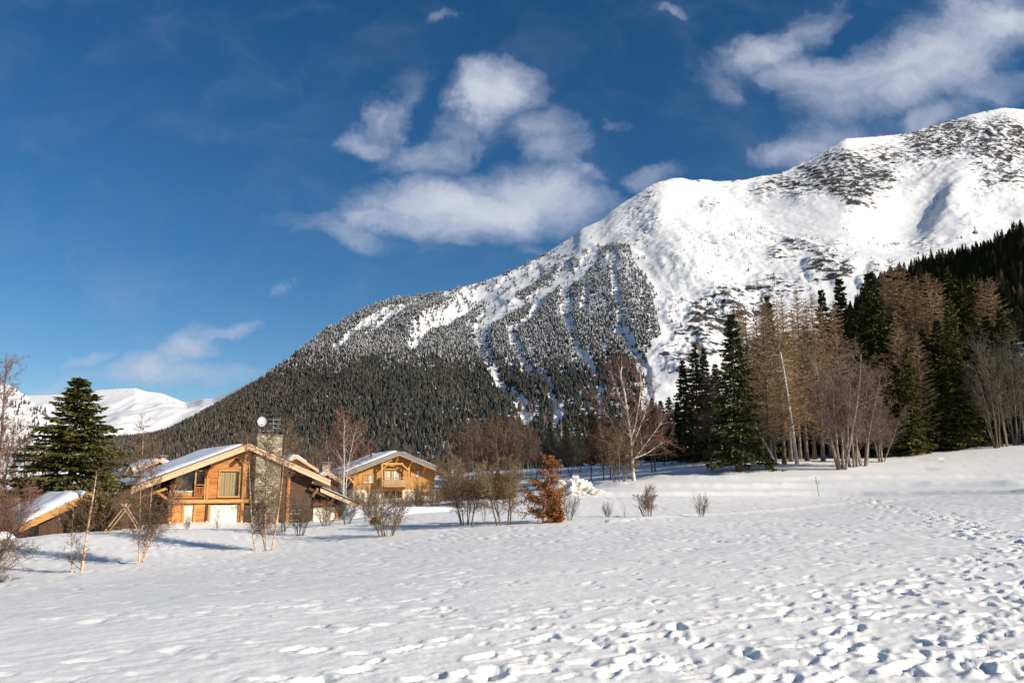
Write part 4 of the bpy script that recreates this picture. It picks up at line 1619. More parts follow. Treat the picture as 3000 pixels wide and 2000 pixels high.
def curtain(rect, Y, mat, par, seed, n=40, amp=.03):
    x0, x1, z0, z1 = rect
    xs = np.linspace(x0, x1, n)
    ph = np.random.RandomState(seed).uniform(0, 6)
    yy = Y + amp * np.sin(xs * 26 + ph) + amp * .6 * np.sin(xs * 11 + ph * 2)
    V = np.concatenate([np.stack([xs, yy, np.full(n, z0)], -1), np.stack([xs, yy, np.full(n, z1)], -1)])
    f = np.stack([np.arange(n - 1), np.arange(1, n), np.arange(n + 1, 2 * n), np.arange(n, 2 * n - 1)], -1)
    return mobj('curtain', mesh_np('curtain', V, f, [M[mat]], True), par)


# large upper window with a drawn curtain
g = R(642, 698.5, 1380, 1452)
wn = window(A, g, YW, 'curtain', E, .13, 'timber', sill='timber_h')
curtain((g[0] + .03, g[1] - .28, g[2] + .02, g[3] - .10), YW - .03, 'curtain', wn, 1)
# narrow window right of the post
g = R(720, 733, 1382, 1450)
wn = window(A, g, YW, 'curtain', E, .08, 'timber')
curtain((g[0] + .02, g[1] - .05, g[2] + .02, g[3] - .06), YW - .03, 'curtain', wn, 2, 14)
# glazed corner at left
x0, z0 = A.at(513, 1437, YW)
x1, z1 = A.at(565, 1437, YW)
pane = MB().prism([(x0, z0), (x1, z0), (x1, roofz(x1) - .62), (x0, roofz(x0) - .60)], YW + .03, YW + .06).build('window', M['glass'], E)
MB().box(x0 - .02, x1, YW - .08, YW + .1, z0 - .12, z0).build('sill', M['lamp'], pane)
g = R(510, 566, 1441, 1452)
planks(A, g, YW, .3, 'timber_h', E, 7, .06)
# balcony door with its little railing
g = R(573, 597, 1380, 1450)
dr = window(A, (g[0], g[1], g[2], min(g[3], roofz(g[0]) - .85)), YW, 'curtain', E, .12, 'timber')
dr.name = 'balcony_door'
g = R(569, 599, 1418, 1450, YW - .25)
rl = MB().box(g[0], g[1], YW - .32, YW - .24, g[3] - .09, g[3]).box(g[0], g[1], YW - .31, YW - .25, g[3] - .30, g[3] - .24).box(g[0], g[1], YW - .32, YW - .24, g[2], g[2] + .08)
rl.box(g[0], g[0] + .10, YW - .33, YW - .23, g[2], g[3]).box(g[1] - .10, g[1], YW - .33, YW - .23, g[2], g[3])
rail = rl.build('balcony_railing', M['plank_red'], E)
nb = 5
for i in range(nb):
    x = g[0] + .1 + (g[1] - g[0] - .2) * (i + .5) / nb
    mb = MB()
    zz0, zz1 = g[2] + .08, g[3] - .30
    mb.tube([(x, YW - .28, zz0 + (zz1 - zz0) * t) for t in (0, .12, .22, .5, 1)], [.035, .06, .045, .04, .035], 8)
    mb.build('baluster', M['plank_red'], rail, True)


# roller shutters
def shutter(px0, px1, py0, py1, Y=YW + .04, par=E, fa=A):
    x0, x1, z0, z1 = fa.rect(px0, px1, py0, py1, Y)
    so = MB().box(x0, x1, Y, Y + .05, z0 - .3, z1).build('roller_shutter', M['shutter'], par)
    n = max(3, round((z1 - z0) / .30))
    for i in range(n):
        a = z0 + (z1 - z0) * i / n
        b = z0 + (z1 - z0) * (i + 1) / n
        MB().add([(x0 + .01, Y - .005, a + .004), (x1 - .01, Y - .005, a + .004), (x1 - .01, Y - .035, (a + b) / 2), (x0 + .01, Y - .035, (a + b) / 2), (x1 - .01, Y - .005, b - .004), (x0 + .01, Y - .005, b - .004)],
                 [[0, 1, 2, 3], [3, 2, 4, 5]]).build('slat', M['shutter'], so)
    return so


shutter(538.5, 566.5, 1478, 1543)
shutter(614.5, 697.5, 1479, 1542)
shutter(717.5, 731, 1480, 1541)
# small white lamps at the foot of the posts
for q in ((497, 1531), (604, 1529), (707, 1528)):
    x, z = A.at(q[0], q[1], YW - .25)
    mb = MB()
    mb.tube([(x, YW - .33, z - .11), (x, YW - .33, z - .04), (x, YW - .33, z + .05), (x, YW - .33, z + .11)], [.05, .10, .10, .03], 10)
    lp = mb.build('wall_lamp', M['lamp'], E, True)
    MB().box(x - .03, x + .03, YW - .33, YW - .15, z - .02, z + .02).build('bracket', M['metal'], lp)
# stone chimney breast and stack
x0, _ = A.at(746, 1420, .35)
x1, _ = A.at(820, 1420, .35)
_, ztop = A.at(785, 1275, .35)
stonework('chimney_stones', x0, x1, .30, 1.9, -.5, ztop, E, 5)
MB().box(x0 - .07, x1 + .07, .2, 2.0, ztop + .002, ztop + .10).build('chimney_cap', M['grey_wood'], E)
CH_TOP = (x0, x1, ztop + .10)
# right half of the front: dark boarding, a garage-like opening with cream shutter
g = R(825, 908, 1400, 1470)
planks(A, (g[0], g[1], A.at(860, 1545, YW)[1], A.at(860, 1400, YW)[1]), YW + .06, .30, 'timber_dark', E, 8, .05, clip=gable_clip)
g = R(838, 846, 1395, 1530)
MB().box(g[0], g[1], YW - .2, YW + .05, g[2], g[3]).build('post', M['plank_red'], E)
shutter(848, 880, 1480, 1528)
# lower roof over the annexe on the right
ax0, az0 = A.at(938, 1430, .7)
ax1, az1 = A.at(1057, 1481, .7)
bx0 = ax0
sl = (az0 - az1) / (ax1 - ax0)
for t0, t1, y0, mt in ((0.30, .24, .55, 'tile'), (.02, -.34, .62, 'fascia')):
    MB().prism([(ax0, az0 + t0), (ax1, az1 + t0 * .8), (ax1, az1 + t1), (ax0, az0 + t1)], y0, y0 + .1).build('bargeboard' if mt == 'fascia' else 'verge_tiles', M[mt], E)
ar = MB().prism([(ax0, az0 + .22), (ax1, az1 + .20), (ax1, az1 + .04), (ax0, az0 + .04)], .73, 8.0).build('annexe_roof', M['tile'], E)
snow_slab('roof_snow', [(ax1 - .9, .85, az1 + .23 + .9 * sl), (ax1 - .9, 8, az1 + .23 + .9 * sl), (ax0 - .2, 8, az0 + .24 + .2 * sl), (ax0 - .2, .85, az0 + .24 + .2 * sl)], .16, ar, 33)
awx0 = cxr
awx1 = A.at(1003, 1500, YW + 1.2)[0]
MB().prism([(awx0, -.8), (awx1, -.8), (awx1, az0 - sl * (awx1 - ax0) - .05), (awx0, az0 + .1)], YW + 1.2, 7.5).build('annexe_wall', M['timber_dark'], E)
x0, x1, z0, z1 = A.rect(917, 985, 1484, 1526, YW + 1.1)
shutter(917, 985, 1484, 1527, YW + 1.12)
xa, za = A.at(912, 1461, YW + .7)
xb2, zb = A.at(988, 1480, YW + .7)
MB().prism([(xa, zb + .02), (xb2, zb + .02), (xb2 - .3, zb + .16), (xa + .9, za)], YW + .6, YW + 1.15).build('lintel_canopy', M['tile_red'], E)
brace((915, 1452), (930, 1432), YW - .1, .5, .2, 'timber')
brace((905, 1430), (950, 1452), .9, .9, .24, 'timber_dark')
post(985, 990, 1470, 1530, YW + .9, YW + 1.15, 'plank_red')

# satellite dish and aerial standing on the chimney
dx, dz = A.at(762, 1237, .8)
dish = empty('satellite_dish', A.O + A.ex * A.at(761, 1273, .8)[0] + A.ey * .8 + Vector((0, 0, CH_TOP[2])), rad(35), 'round white satellite dish on the stone chimney top', 'satellite dish')
hd = dz - CH_TOP[2]
mb = MB()
mb.tube([(0, 0, 0), (0, 0, hd)], .03, 8)
mb.build('mast', M['metal'], dish, True)
nr, na = 6, 28
R0 = .52
face_d = Vector((-.30, -.86, .36)).normalized()
sd = face_d.cross(Vector((0, 0, 1))).normalized()
ud = sd.cross(face_d)
cen = Vector((.10, -.22, hd))
vs, fs = [], []
for lay in (0, 1):
    for i in range(nr + 1):
        for k in range(na):
            q = R0 * i / nr
            a = 2 * math.pi * k / na
            vs.append(cen + sd * (q * .82 * math.cos(a)) + ud * (q * math.sin(a)) + face_d * (.30 * (q / R0) ** 2 * R0 - lay * .02))
n1_ = (nr + 1) * na
for lay in (0, 1):
    for i in range(nr):
        for k in range(na):
            a, b = lay * n1_ + i * na + k, lay * n1_ + i * na + (k + 1) % na
            fs.append([a, b, b + na, a + na] if lay else [a + na, b + na, b, a])
for k in range(na):
    a, b = nr * na + k, nr * na + (k + 1) % na
    fs.append([a, b, b + n1_, a + n1_])
mobj('reflector', mesh_np('reflector', vs, fs, [M['dish']], True), dish)
mb = MB()
f0 = cen + face_d * .55 - ud * .12
mb.bar(cen - ud * R0 * .95, f0, .03)
mb.build('feed_arm', M['metal'], dish)
mb = MB()
mb.tube([f0 - face_d * .02, f0 + face_d * .12], .055, 8)
mb.build('receiver', M['lamp'], dish, True)
ae = empty('television_aerial', A.O + A.ex * A.at(799, 1273, .8)[0] + A.ey * .8 + Vector((0, 0, CH_TOP[2])), rad(35), 'spiky television aerial beside the dish on the chimney', 'aerial')
hh = A.at(799, 1228, .8)[1] - CH_TOP[2]
mb = MB(); mb.tube([(0, 0, 0), (0, 0, hh)], .022, 8); mb.build('mast', M['metal'], ae, True)
mb = MB(); mb.tube([(.35, 0, 0), (.35, 0, hh * .35), (.22, 0, hh * .48), (0, 0, hh * .5)], .016, 6); mb.build('cable_loop', M['metal'], ae, True)
mb = MB(); mb.bar((-.95, .05, .32), (.1, 0, .42), .03); mb.build('strut', M['metal'], ae)
for (zb_, x0_, x1_, ln_, n_) in ((hh * .98, -.15, .72, .22, 7), (hh * .72, -.42, .80, .30, 8), (hh * .42, -.05, .75, .25, 5)):
    mb = MB(); mb.bar((x0_, 0, zb_), (x1_, .1, zb_ + .02), .025); bm_ = mb.build('boom', M['metal'], ae)
    for i in range(n_):
        x = x0_ + (x1_ - x0_) * (i + .5) / n_
        MB().bar((x, -ln_, zb_ + .02), (x, ln_, zb_ + .02), .016).build('rod', M['metal'], bm_)
for i in range(4):
    z = hh * (.55 + .12 * i)
    MB().bar((.35, -.3, z), (.78, .25, z + .12), .02).build('reflector_rod', M['metal'], ae)

# ---- the second chalet, golden boards -------------------------------------
B = Facade(1170, 106.0, rad(24), 'golden_chalet', 'golden timber chalet with grey bargeboards and a balcony, behind the shrubs', 'chalet')
EB = B.e
rx, rz = B.at(1170, 1321)
lx, lz = B.at(1003, 1386)
qx, qz = B.at(1320, 1384)
mL = (rz - lz) / (rx - lx)
mR = (rz - qz) / (qx - rx)
roofzB = lambda x: rz - (mL * (rx - x) if x < rx else mR * (x - rx))
YB = 1.5
DB = 12.0
for (xa, xb) in ((lx, rx), (rx, qx)):
    za, zb = roofzB(xa), roofzB(xb)
    ro = MB().prism([(xa, za - .04), (xb, zb - .04), (xb, zb - .24), (xa, za - .24)], .04, DB).build('roof', M['gold'], EB)
    if xa == lx:
        snow_slab('roof_snow', [(xa + .1, .2, za - .03), (xa + .1, DB, za - .03), (xb - .1, DB, zb - .03), (xb - .1, .2, zb - .03)], .40, ro, 41)
    else:
        snow_slab('roof_snow', [(xb - 1.2, .2, zb + 1.2 * mR - .03), (xb - 1.2, DB, zb + 1.2 * mR - .03), (xa + .15, DB, za - .15 * mR - .03), (xa + .15, .2, za - .15 * mR - .03)], .30, ro, 43)
    for (t0, t1, y0) in ((-.02, -.24, -.12), (-.247, -.60, -.06)):
        MB().prism([(xa, roofzB(xa) + t0), (xb, roofzB(xb) + t0), (xb, roofzB(xb) + t1), (xa, roofzB(xa) + t1)], y0, .035).build('bargeboard', M['grey_wood'], EB)
    MB().prism([(xa, roofzB(xa) + .05), (xb, roofzB(xb) + .05), (xb, roofzB(xb) - .016), (xa, roofzB(xa) - .016)], -.15, .2).build('verge_tiles', M['tile'], EB)
wl = B.at(1035, 1420, YB)[0]
wr = B.at(1273, 1420, YB)[0]
zpl = B.at(1100, 1433, YB)[1]
MB().prism([(wl, -.8), (wr, -.8), (wr, zpl), (wl, zpl)], YB + .06, DB - 1).build('plaster_wall', M['plaster'], EB)
MB().prism([(wl, zpl), (wr, zpl), (wr, roofzB(wr) - .3), (rx, roofzB(rx) - .3), (wl, roofzB(wl) - .3)], YB + .06, DB - 1).build('wall', M['timber_dark'], EB)
# boards: too fine to pick apart at this distance
mb = MB()
z = zpl
rr_ = random.Random(4)
hb = .17
while z < rz:
    xs0, xs1 = wl, wr
    topn = z + hb - .012
    # clip to the gable
    lim = rz - .36
    if topn > roofzB(wl) - .36:
        xs0 = max(wl, rx - (lim - topn) / mL)
        xs1 = min(wr, rx + (lim - topn) / mR)
    if xs1 - xs0 < .2:
        break
    o = rr_.uniform(0, .015)
    mb.prism([(xs0, z), (xs1, z), (xs1, topn), (xs0, topn)], YB - .03 - o, YB + .05)
    z += hb
tag(mb.build('wall_boards', M['gold'], EB), kind='stuff')
RB = lambda x0, x1, y0, y1, Y=YB: B.rect(x0, x1, y0, y1, Y)
# left window with shutters
g = RB(1063.5, 1092, 1390, 1412)
wn = window(B, g, YB - .03, 'curtain_w', EB, .08, 'rail', (.5,), sill='lamp')
xm = (g[0] + g[1]) / 2
curtain((xm + .1, g[1] - .05, g[2], g[3]), YB - .05, 'curtain_w', wn, 5, 14)
for (a, b) in ((1048, 1062), (1094, 1107)):
    q = RB(a, b, 1389, 1413)
    sh = MB().box(q[0], q[1], YB - .10, YB - .05, q[2], q[3]).build('window_shutter', M['gold_v'], EB)
    MB().box(q[0] + .03, q[1] - .03, YB - .125, YB - .102, q[2] + .1, q[2] + .2).box(q[0] + .03, q[1] - .03, YB - .125, YB - .102, q[3] - .2, q[3] - .1).build('batten', M['gold_v'], sh)
# french window
g = RB(1127, 1170, 1377, 1405)
zfl = B.at(1150, 1420, YB)[1]
wn = window(B, (g[0], g[1], zfl, g[3]), YB - .03, 'curtain_w', EB, .10, 'gold_v', (.42, .47))
wd = g[1] - g[0]
curtain((g[0] + .05, g[0] + wd * .40, zfl, g[3] - .1), YB - .05, 'curtain_w', wn, 6, 26)
curtain((g[0] + wd * .52, g[0] + wd * .98, zfl, g[3] - .1), YB - .05, 'curtain_w', wn, 7, 26)
q = RB(1123, 1173, 1371, 1376)
MB().box(q[0], q[1], YB - .3, YB - .05, q[2], q[3]).build('lintel_beam', M['gold'], EB)
# small right window with shutter
g = RB(1217.5, 1228, 1379, 1396)
wn = window(B, g, YB - .03, 'curtain_w', EB, .07, 'rail')
curtain((g[0] + .03, g[1] - .03, g[2], g[3]), YB - .05, 'curtain_w', wn, 8, 12)
q = RB(1203, 1216, 1378, 1397)
MB().box(q[0], q[1], YB - .10, YB - .05, q[2], q[3]).build('window_shutter', M['gold_v'], EB)


def beamB(p0, p1, Y0, Y1, w_, mat='gold', name='beam'):
    a = B.at(p0[0], p0[1], Y0)
    b = B.at(p1[0], p1[1], Y1)
    return MB().bar((a[0], Y0, a[1]), (b[0], Y1, b[1]), w_, w_).build(name, M[mat], EB)


YO = .55
beamB((1119, 1358), (1119, 1400), YO, YO, .24, 'gold_v', 'post')
beamB((1197.5, 1368), (1197.5, 1400), YO, YO, .24, 'gold_v', 'post')
beamB((1120, 1358), (1180, 1358), YO, YO, .26, 'gold', 'tie_beam')
beamB((1122, 1373), (1135, 1360), YO, YO, .17, 'gold', 'brace')
beamB((1179, 1360), (1195, 1376), YO, YO, .19, 'gold', 'brace')
beamB((1122, 1358), (1149, 1348), YO, YO, .15, 'gold', 'brace')
beamB((1159, 1355), (1166, 1339), YO, .3, .17, 'gold', 'brace')
beamB((1124, 1364), (1142, 1364), YO + .2, YO + .2, .12, 'gold', 'beam')
beamB((1197, 1368), (1208, 1351), YO + .2, .2, .15, 'gold', 'brace')
beamB((1237, 1385), (1247, 1367), YB - .1, .3, .17, 'gold', 'brace')
beamB((1273, 1397), (1284, 1381), YB - .1, .4, .15, 'gold', 'brace')
beamB((1020, 1396), (1034, 1413), .9, YB, .20, 'gold', 'brace')
beamB((1016, 1395), (1034, 1394), .5, YB, .20, 'gold', 'beam')
for q in ((1208, 1352), (1246, 1367), (1284, 1381), (1060, 1376)):
    x, z = B.at(q[0], q[1], .2)
    MB().box(x - .12, x + .12, .05, YB + .2, z - .10, z + .14).build('purlin', M['gold'], EB)
# balcony
g = RB(1118, 1202, 1398, 1421, .15)
g2 = RB(1118, 1182, 1421, 1426, .15)
bal = MB().box(g[0], g[1], .05, YB, g[2] - .20, g[2] - .06).build('balcony', M['gold'], EB)
MB().box(g[0], g[1], .10, .20, g[3] - .1, g[3]).build('handrail', M['rail'], bal)
MB().box(g[0], g[1], .11, .19, g[3] - .34, g[3] - .28).build('rail', M['rail'], bal)
MB().box(g[0], g[1], .11, .19, g[2], g[2] + .07).build('rail', M['rail'], bal)
n = 20
for i in range(n):
    x0_ = g[0] + (g[1] - g[0]) * i / n
    x1_ = g[0] + (g[1] - g[0]) * (i + 1) / n
    MB().box(x0_ + .008, x1_ - .008, .13, .165, g[2] + .08, g[3] - .35).build('balustrade_board', M['rail'], bal)
for x in (g[0], (g[0] + g[1]) / 2, g[1] - .1):
    MB().box(x, x + .1, .09, .21, g[2] - .06, g[3]).build('newel', M['rail'], bal)
MB().box(g[0] + .02, g[0] + .1, .2, YB, g[2], g[3] - .02).build('side_panel', M['rail'], bal)
# ground floor openings
for (a, b, c, d, m_) in ((1125, 1176, 1438, 1462, 'glass'), (1238, 1262, 1440, 1462, 'timber_dark')):
    q = RB(a, b, c, d)
    window(B, q, YB + .02, 'glass', EB, .14, 'timber', (.33, .66))
# chimney on the roof
x0, _ = B.at(1090, 1330, 3.5)
x1, _ = B.at(1106, 1330, 3.5)
_, zt = B.at(1098, 1325, 3.5)
stonework('chimney_stones', x0, x1, 3.5, 4.4, roofzB(x0) - .4, zt, EB, 8, .35, .16)
MB().box(x0 - .15, x1 + .15, 3.3, 4.6, zt + .003, zt + .1).build('chimney_cap', M['tile'], EB)


# ---- smaller buildings ----------------------------------------------------
def small_house(name, label, px, d, py_ridge, py_eave, px0, px1, psi, depth, wall, roofm, snow=.35, over=.6, z_add=0.0, seed=1, snow_cut=0.0, foot=None):
    fa = Facade(px, d, psi, name, label, 'house', foot)
    e = fa.e
    rx, rz = fa.at(px, py_ridge)
    a, za = fa.at(px0, py_eave)
    b, zb = fa.at(px1, py_eave)
    m_ = max(.25, (rz - za) / max(.5, rx - a))
    zb = rz - m_ * (b - rx)
    za = rz - m_ * (rx - a)
    MB().prism([(a + over, -.8), (b - over, -.8), (b - over, zb + m_ * over - .2), (rx, rz - .2), (a + over, za + m_ * over - .2)], .6, depth - .4).build('wall', M[wall], e)
    for (x0, z0, x1, z1) in ((a, za, rx, rz), (rx, rz, b, zb)):
        ro = MB().prism([(x0, z0), (x1, z1), (x1, z1 - .22), (x0, z0 - .22)], 0, depth).build('roof', M[roofm], e)
        if snow:
            if x0 == a:
                cs = [(x0 + .05 + snow_cut, .1, z0 + .01 + m_ * snow_cut), (x0 + .05 + snow_cut, depth - .1, z0 + .01 + m_ * snow_cut), (x1 - .05, depth - .1, z1 + .01), (x1 - .05, .1, z1 + .01)]
            else:
                cs = [(x1 - .05 - snow_cut, .1, z1 + .01 + m_ * snow_cut), (x1 - .05 - snow_cut, depth - .1, z1 + .01 + m_ * snow_cut), (x0 + .05, depth - .1, z0 + .01), (x0 + .05, .1, z0 + .01)]
            snow_slab('roof_snow', cs, snow, ro, seed, nu=24, nv=16)
        MB().prism([(x0, z0 + .02), (x1, z1 + .02), (x1, z1 - .36), (x0, z0 - .36)], -.07, -.004).build('bargeboard', M['fascia' if wall != 'white_wall' else 'grey_wood'], e)
    return fa, (rx, rz, a, za, b, zb, m_)


def stack(fa, px0, px1, py0, Y, dep, z0, seed, cap=True):
    x0, _ = fa.at(px0, py0, Y)
    x1, _ = fa.at(px1, py0, Y)
    _, zt = fa.at((px0 + px1) / 2, py0, Y)
    stonework('chimney_stones', x0, x1, Y, Y + dep, z0, zt, fa.e, seed, .3, .15)
    MB().box(x0 - .2, x1 + .2, Y - .2, Y + dep + .2, zt + .18, zt + .28).box(x0 + .02, x0 + .15, Y, Y + .15, zt, zt + .18).box(x1 - .15, x1 - .02, Y, Y + .15, zt, zt + .18).build('chimney_cap', M['grey_wood'], fa.e)


# left neighbour below the brow
fa, inf = small_house('low_house', 'low house at far left with thick snow on its roof, half hidden by bushes', 238, 58, 1452, 1535, 62, 335, rad(40), 10, 'timber_dark', 'fascia', .55, 1.2, seed=51)
rx_, rz_, a_, za_, b_, zb_, m_ = inf
x0, z0 = fa.at(84, 1560, -.1)
MB().prism([(a_ - .1, za_ - .05), (a_ + 4.2, za_ + m_ * 4.2 - .05), (a_ + 4.2, za_ + m_ * 4.2 - .62), (a_ - .1, za_ - .55)], -.18, -.075).build('fascia_log', M['timber_h'], fa.e)
stonework('stone_wall', a_ + 3.2, a_ + 5.6, .2, .6, -.4, 2.0, fa.e, 9, .5, .25)
# house behind the ridge of the big chalet, left: dark dormer and chimney
fa, inf = small_house('dormer_house', 'snow-roofed house with dark timber dormer rising behind the big chalet', 470, 96, 1345, 1402, 335, 640, rad(35), 9, 'timber_dark', 'tile_red', .45, .8, seed=53)
rx_, rz_, a_, za_, b_, zb_, m_ = inf
x, z = fa.at(382, 1358, -.8)
w_ = fa.at(404, 1390, -.8)[0] - fa.at(360, 1390, -.8)[0]
zb2 = fa.at(382, 1398, -.8)[1]
dm = MB().prism([(x - w_ * .4, zb2), (x + w_ * .4, zb2), (x, z - .3)], -.75, 2.0).build('dormer', M['timber_dark'], fa.e)
for s in (-1, 1):
    MB().prism([(x + s * w_ * .56, zb2 - .25), (x, z), (x, z - .28), (x + s * w_ * .48, zb2 - .35)], -.95, 2.2).build('dormer_roof', M['grey_wood'], dm)
stack(fa, 473, 488, 1340, 2.5, 1.0, rz_ - 2.0, 61)
# house with the red hip behind the chimney
fa, inf = small_house('red_roofed_house', 'house with red-brown roof under patchy snow, right of the stone chimney', 868, 97, 1334, 1372, 800, 934, rad(28), 7, 'gold', 'tile_red', .30, .9, seed=55, snow_cut=1.3)
# low wing between the chalets with a square stone chimney
fa, inf = small_house('low_wing_house', 'low snowy-roofed house between the two chalets with a capped stone chimney', 958, 99, 1382, 1412, 905, 1010, rad(26), 7, 'timber_dark', 'tile', .30, .6, seed=57)
stack(fa, 945, 968, 1360, .9, 1.2, inf[1] - 1.5, 63)
# far white house in the valley
wp = on_patch(MV, MPX, MPY, MROW, 431, 1318)
fa, inf = small_house('white_house', 'small white house in the valley above the chalet roof at left', 431, wp.y, 1297, 1306, 414, 448, rad(20), 9, 'white_wall', 'tile', .7, .4, seed=59, foot=wp.z - 1.5)
for q in (424, 432, 440):
    x, z = fa.at(q, 1313, .56)
    w1 = MB().box(x - .9, x + .9, .52, .58, z - 1.1, z + 1.1).build('window', M['glass'], fa.e)

# ------------------------------------------------------------------ trees along the wood edge at right
FG = 'trees of the wood edge on the right'
T = plant
T('spruce', 'spruce', 'big dark spruce with boughs to the snow, at the left corner of the wood', 'spruce', 2167, 97, 906, var=1, wide=1.08, rz=.4)
T('spruce', 'spruce', 'slim dark spruce standing free left of the big corner spruce, nearer the gap', 'spruce', 2013, 122, 1048, var=0, wide=1.0)
T('spruce', 'spruce', 'taller of the twin spruces just left of the big corner spruce', 'spruce', 2050, 116, 1003, var=2, wide=.85)
T('spruce', 'spruce', 'right-hand twin spruce touching the big corner spruce', 'spruce', 2078, 119, 1012, var=3, wide=.85)
for i, (px, tp, d, nm) in enumerate([(1917, 1162, 138, 'leftmost'), (1943, 1168, 142, 'second'), (1968, 1160, 136, 'third'), (1992, 1172, 140, 'rightmost')]):
    T('spruce', 'spruce', nm + ' from the left of the low dark spruces closing the gap', 'spruce', px, d, tp, var=i, wide=1.25, group='low dark spruces in the gap')
T('spruce', 'spruce', 'spruce tip poking up between brown larches, right of the corner spruce', 'spruce', 2278, 122, 862, var=2, wide=.85)
T('spruce', 'spruce', 'dark spruce top behind the larches above the mauve alder clump', 'spruce', 2446, 138, 838, var=4, wide=.8)
T('spruce', 'spruce', 'spruce with pointed top left of the broad tall spruce', 'spruce', 2502, 134, 806, var=0, wide=.9)
T('spruce', 'spruce', 'broad tall dark spruce right of the mauve alder clump', 'spruce', 2598, 122, 784, var=1, wide=1.05)
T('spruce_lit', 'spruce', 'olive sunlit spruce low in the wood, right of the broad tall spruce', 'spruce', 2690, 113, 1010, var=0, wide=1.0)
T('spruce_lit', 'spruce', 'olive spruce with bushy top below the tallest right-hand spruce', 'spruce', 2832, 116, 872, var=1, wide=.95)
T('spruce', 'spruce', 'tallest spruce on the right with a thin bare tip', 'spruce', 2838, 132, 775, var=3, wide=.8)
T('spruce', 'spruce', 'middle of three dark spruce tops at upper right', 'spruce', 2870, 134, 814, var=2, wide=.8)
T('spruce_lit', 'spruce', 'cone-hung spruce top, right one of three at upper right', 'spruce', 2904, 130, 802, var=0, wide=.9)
# dark trees filling the depth of the wood
fill = [(2110, 130, 1060), (2330, 136, 960), (2390, 134, 950), (2545, 128, 900), (2560, 118, 1010), (2640, 126, 930), (2655, 116, 1060), (2740, 124, 960), (2760, 116, 1040), (2790, 122, 930), (2800, 115, 1100), (2880, 120, 960),
        (2940, 124, 920), (2985, 122, 900), (2420, 128, 1050), (2470, 130, 1000), (2965, 132, 850), (3010, 118, 1000), (2230, 133, 990), (2610, 114, 1120), (2720, 119, 1090), (2860, 119, 1080), (2925, 121, 1040)]
nm = ['among the larch trunks near the left corner', 'behind the white snag', 'left of the mauve alders, deep in shade', 'left flank of the broad tall spruce', 'low behind the mauve alder crown', 'right flank of the broad tall spruce',
      'low at the right foot of the broad tall spruce', 'below the row of pale larches', 'low in the dark hollow under the pale larches', 'between pale larches and the tallest right spruce', 'low at the dark wood edge left of the pale bare trees', 'behind the pale bare trees at right',
      'right of the three dark tops', 'near the right edge of the photo, tall', 'behind the mauve alder crown, left part', 'behind the mauve alder crown, right part', 'at the far right behind two small larches', 'cut by the right edge, low',
      'behind the brown larches near the corner spruce', 'lowest at the foot of the broad tall spruce', 'low under the olive sunlit spruce', 'low behind the pale bare trees, left one', 'low behind the pale bare trees, right one']
for i, ((px, d, tp), q) in enumerate(zip(fill, nm)):
    T('spruce', 'spruce', 'shaded spruce ' + q, 'spruce', px, d, tp, var=i, wide=1.15, group=FG)
# larches
lar = [(2262, 98, 868, 'thick-trunked larch in front, right of the corner spruce'), (2274, 103, 876, 'thin pole-like larch beside the thick-trunked larch'),
       (2190, 112, 876, 'brown larch directly behind the corner spruce tip'), (2208, 108, 884, 'second brown larch right of the corner spruce tip'),
       (2302, 103, 858, 'larch with bare lower trunk left of the white snag'), (2322, 107, 858, 'larch right behind the white snag'),
       (2369, 110, 853, 'tall brown larch midway between snag and alder clump'), (2392, 113, 861, 'brown larch just right of the midway larch'),
       (2417, 108, 850, 'tallest brown larch above the left of the alder clump'), (2480, 111, 871, 'brown larch with long bare side branches above the alder clump'),
       (2350, 118, 905, 'smaller brown larch behind the midway larch'), (2240, 116, 900, 'small brown larch behind the thick-trunked larch'), (2440, 118, 890, 'small brown larch between the two above the alder clump'),
       (2666, 128, 754, 'highest pale larch right of the broad tall spruce'), (2700, 126, 783, 'second pale larch in the right-hand row'), (2738, 127, 796, 'third pale larch in the right-hand row'),
       (2776, 125, 790, 'fourth pale larch in the right-hand row'), (2800, 128, 808, 'last pale larch before the tallest right spruce'), (2670, 117, 930, 'lower pale larch in front of the row'),
       (2722, 116, 966, 'lowest pale larch with orange tint in front of the row'), (2934, 128, 812, 'slim larch near the upper right'), (2962, 126, 806, 'broad larch at the upper right edge'), (2640, 132, 800, 'larch half hidden behind the broad tall spruce')]
for i, (px, d, tp, lb) in enumerate(lar):
    T('larch', 'larch', lb, 'larch', px, d, tp, var=i, wide=1.0 if px < 2600 else 1.2, group='bare larches of the wood')
# dead white snag
p = P(2335, 1353, 101)
z = gz(p.x, p.y)
sn = empty('dead_snag', (p.x, p.y, z - .05), 0, 'dead white tree trunk with broken top and stub branches at the wood edge', 'dead tree')
hs = P(2305, 1030, 101).z - z
mb = MB()
pts = [(-.0, 0, 0), (-.25, 0, hs * .25), (-.55, .1, hs * .55), (-.9, 0, hs * .8), (-1.25, 0, hs)]
mb.tube(pts, [.24, .20, .16, .12, .08], 8)
mb.build('trunk', M['birch'], sn, True)
r = random.Random(3)
for i in range(16):
    t = r.uniform(.15, 1.0)
    x = -1.25 * t
    zz = hs * t
    a = r.choice([0, 0.3, -.3, math.pi, 2.8])
    L = r.uniform(.5, 1.6)
    mb = MB()
    mb.tube([(x, 0, zz), (x + math.cos(a) * L * .5, math.sin(a) * L * .5, zz + L * r.uniform(-.05, .1)), (x + math.cos(a) * L, math.sin(a) * L, zz + L * r.uniform(-.25, .1))], [.04, .03, .012], 5)
    mb.build('stub_branch', M['birch'], sn, True)
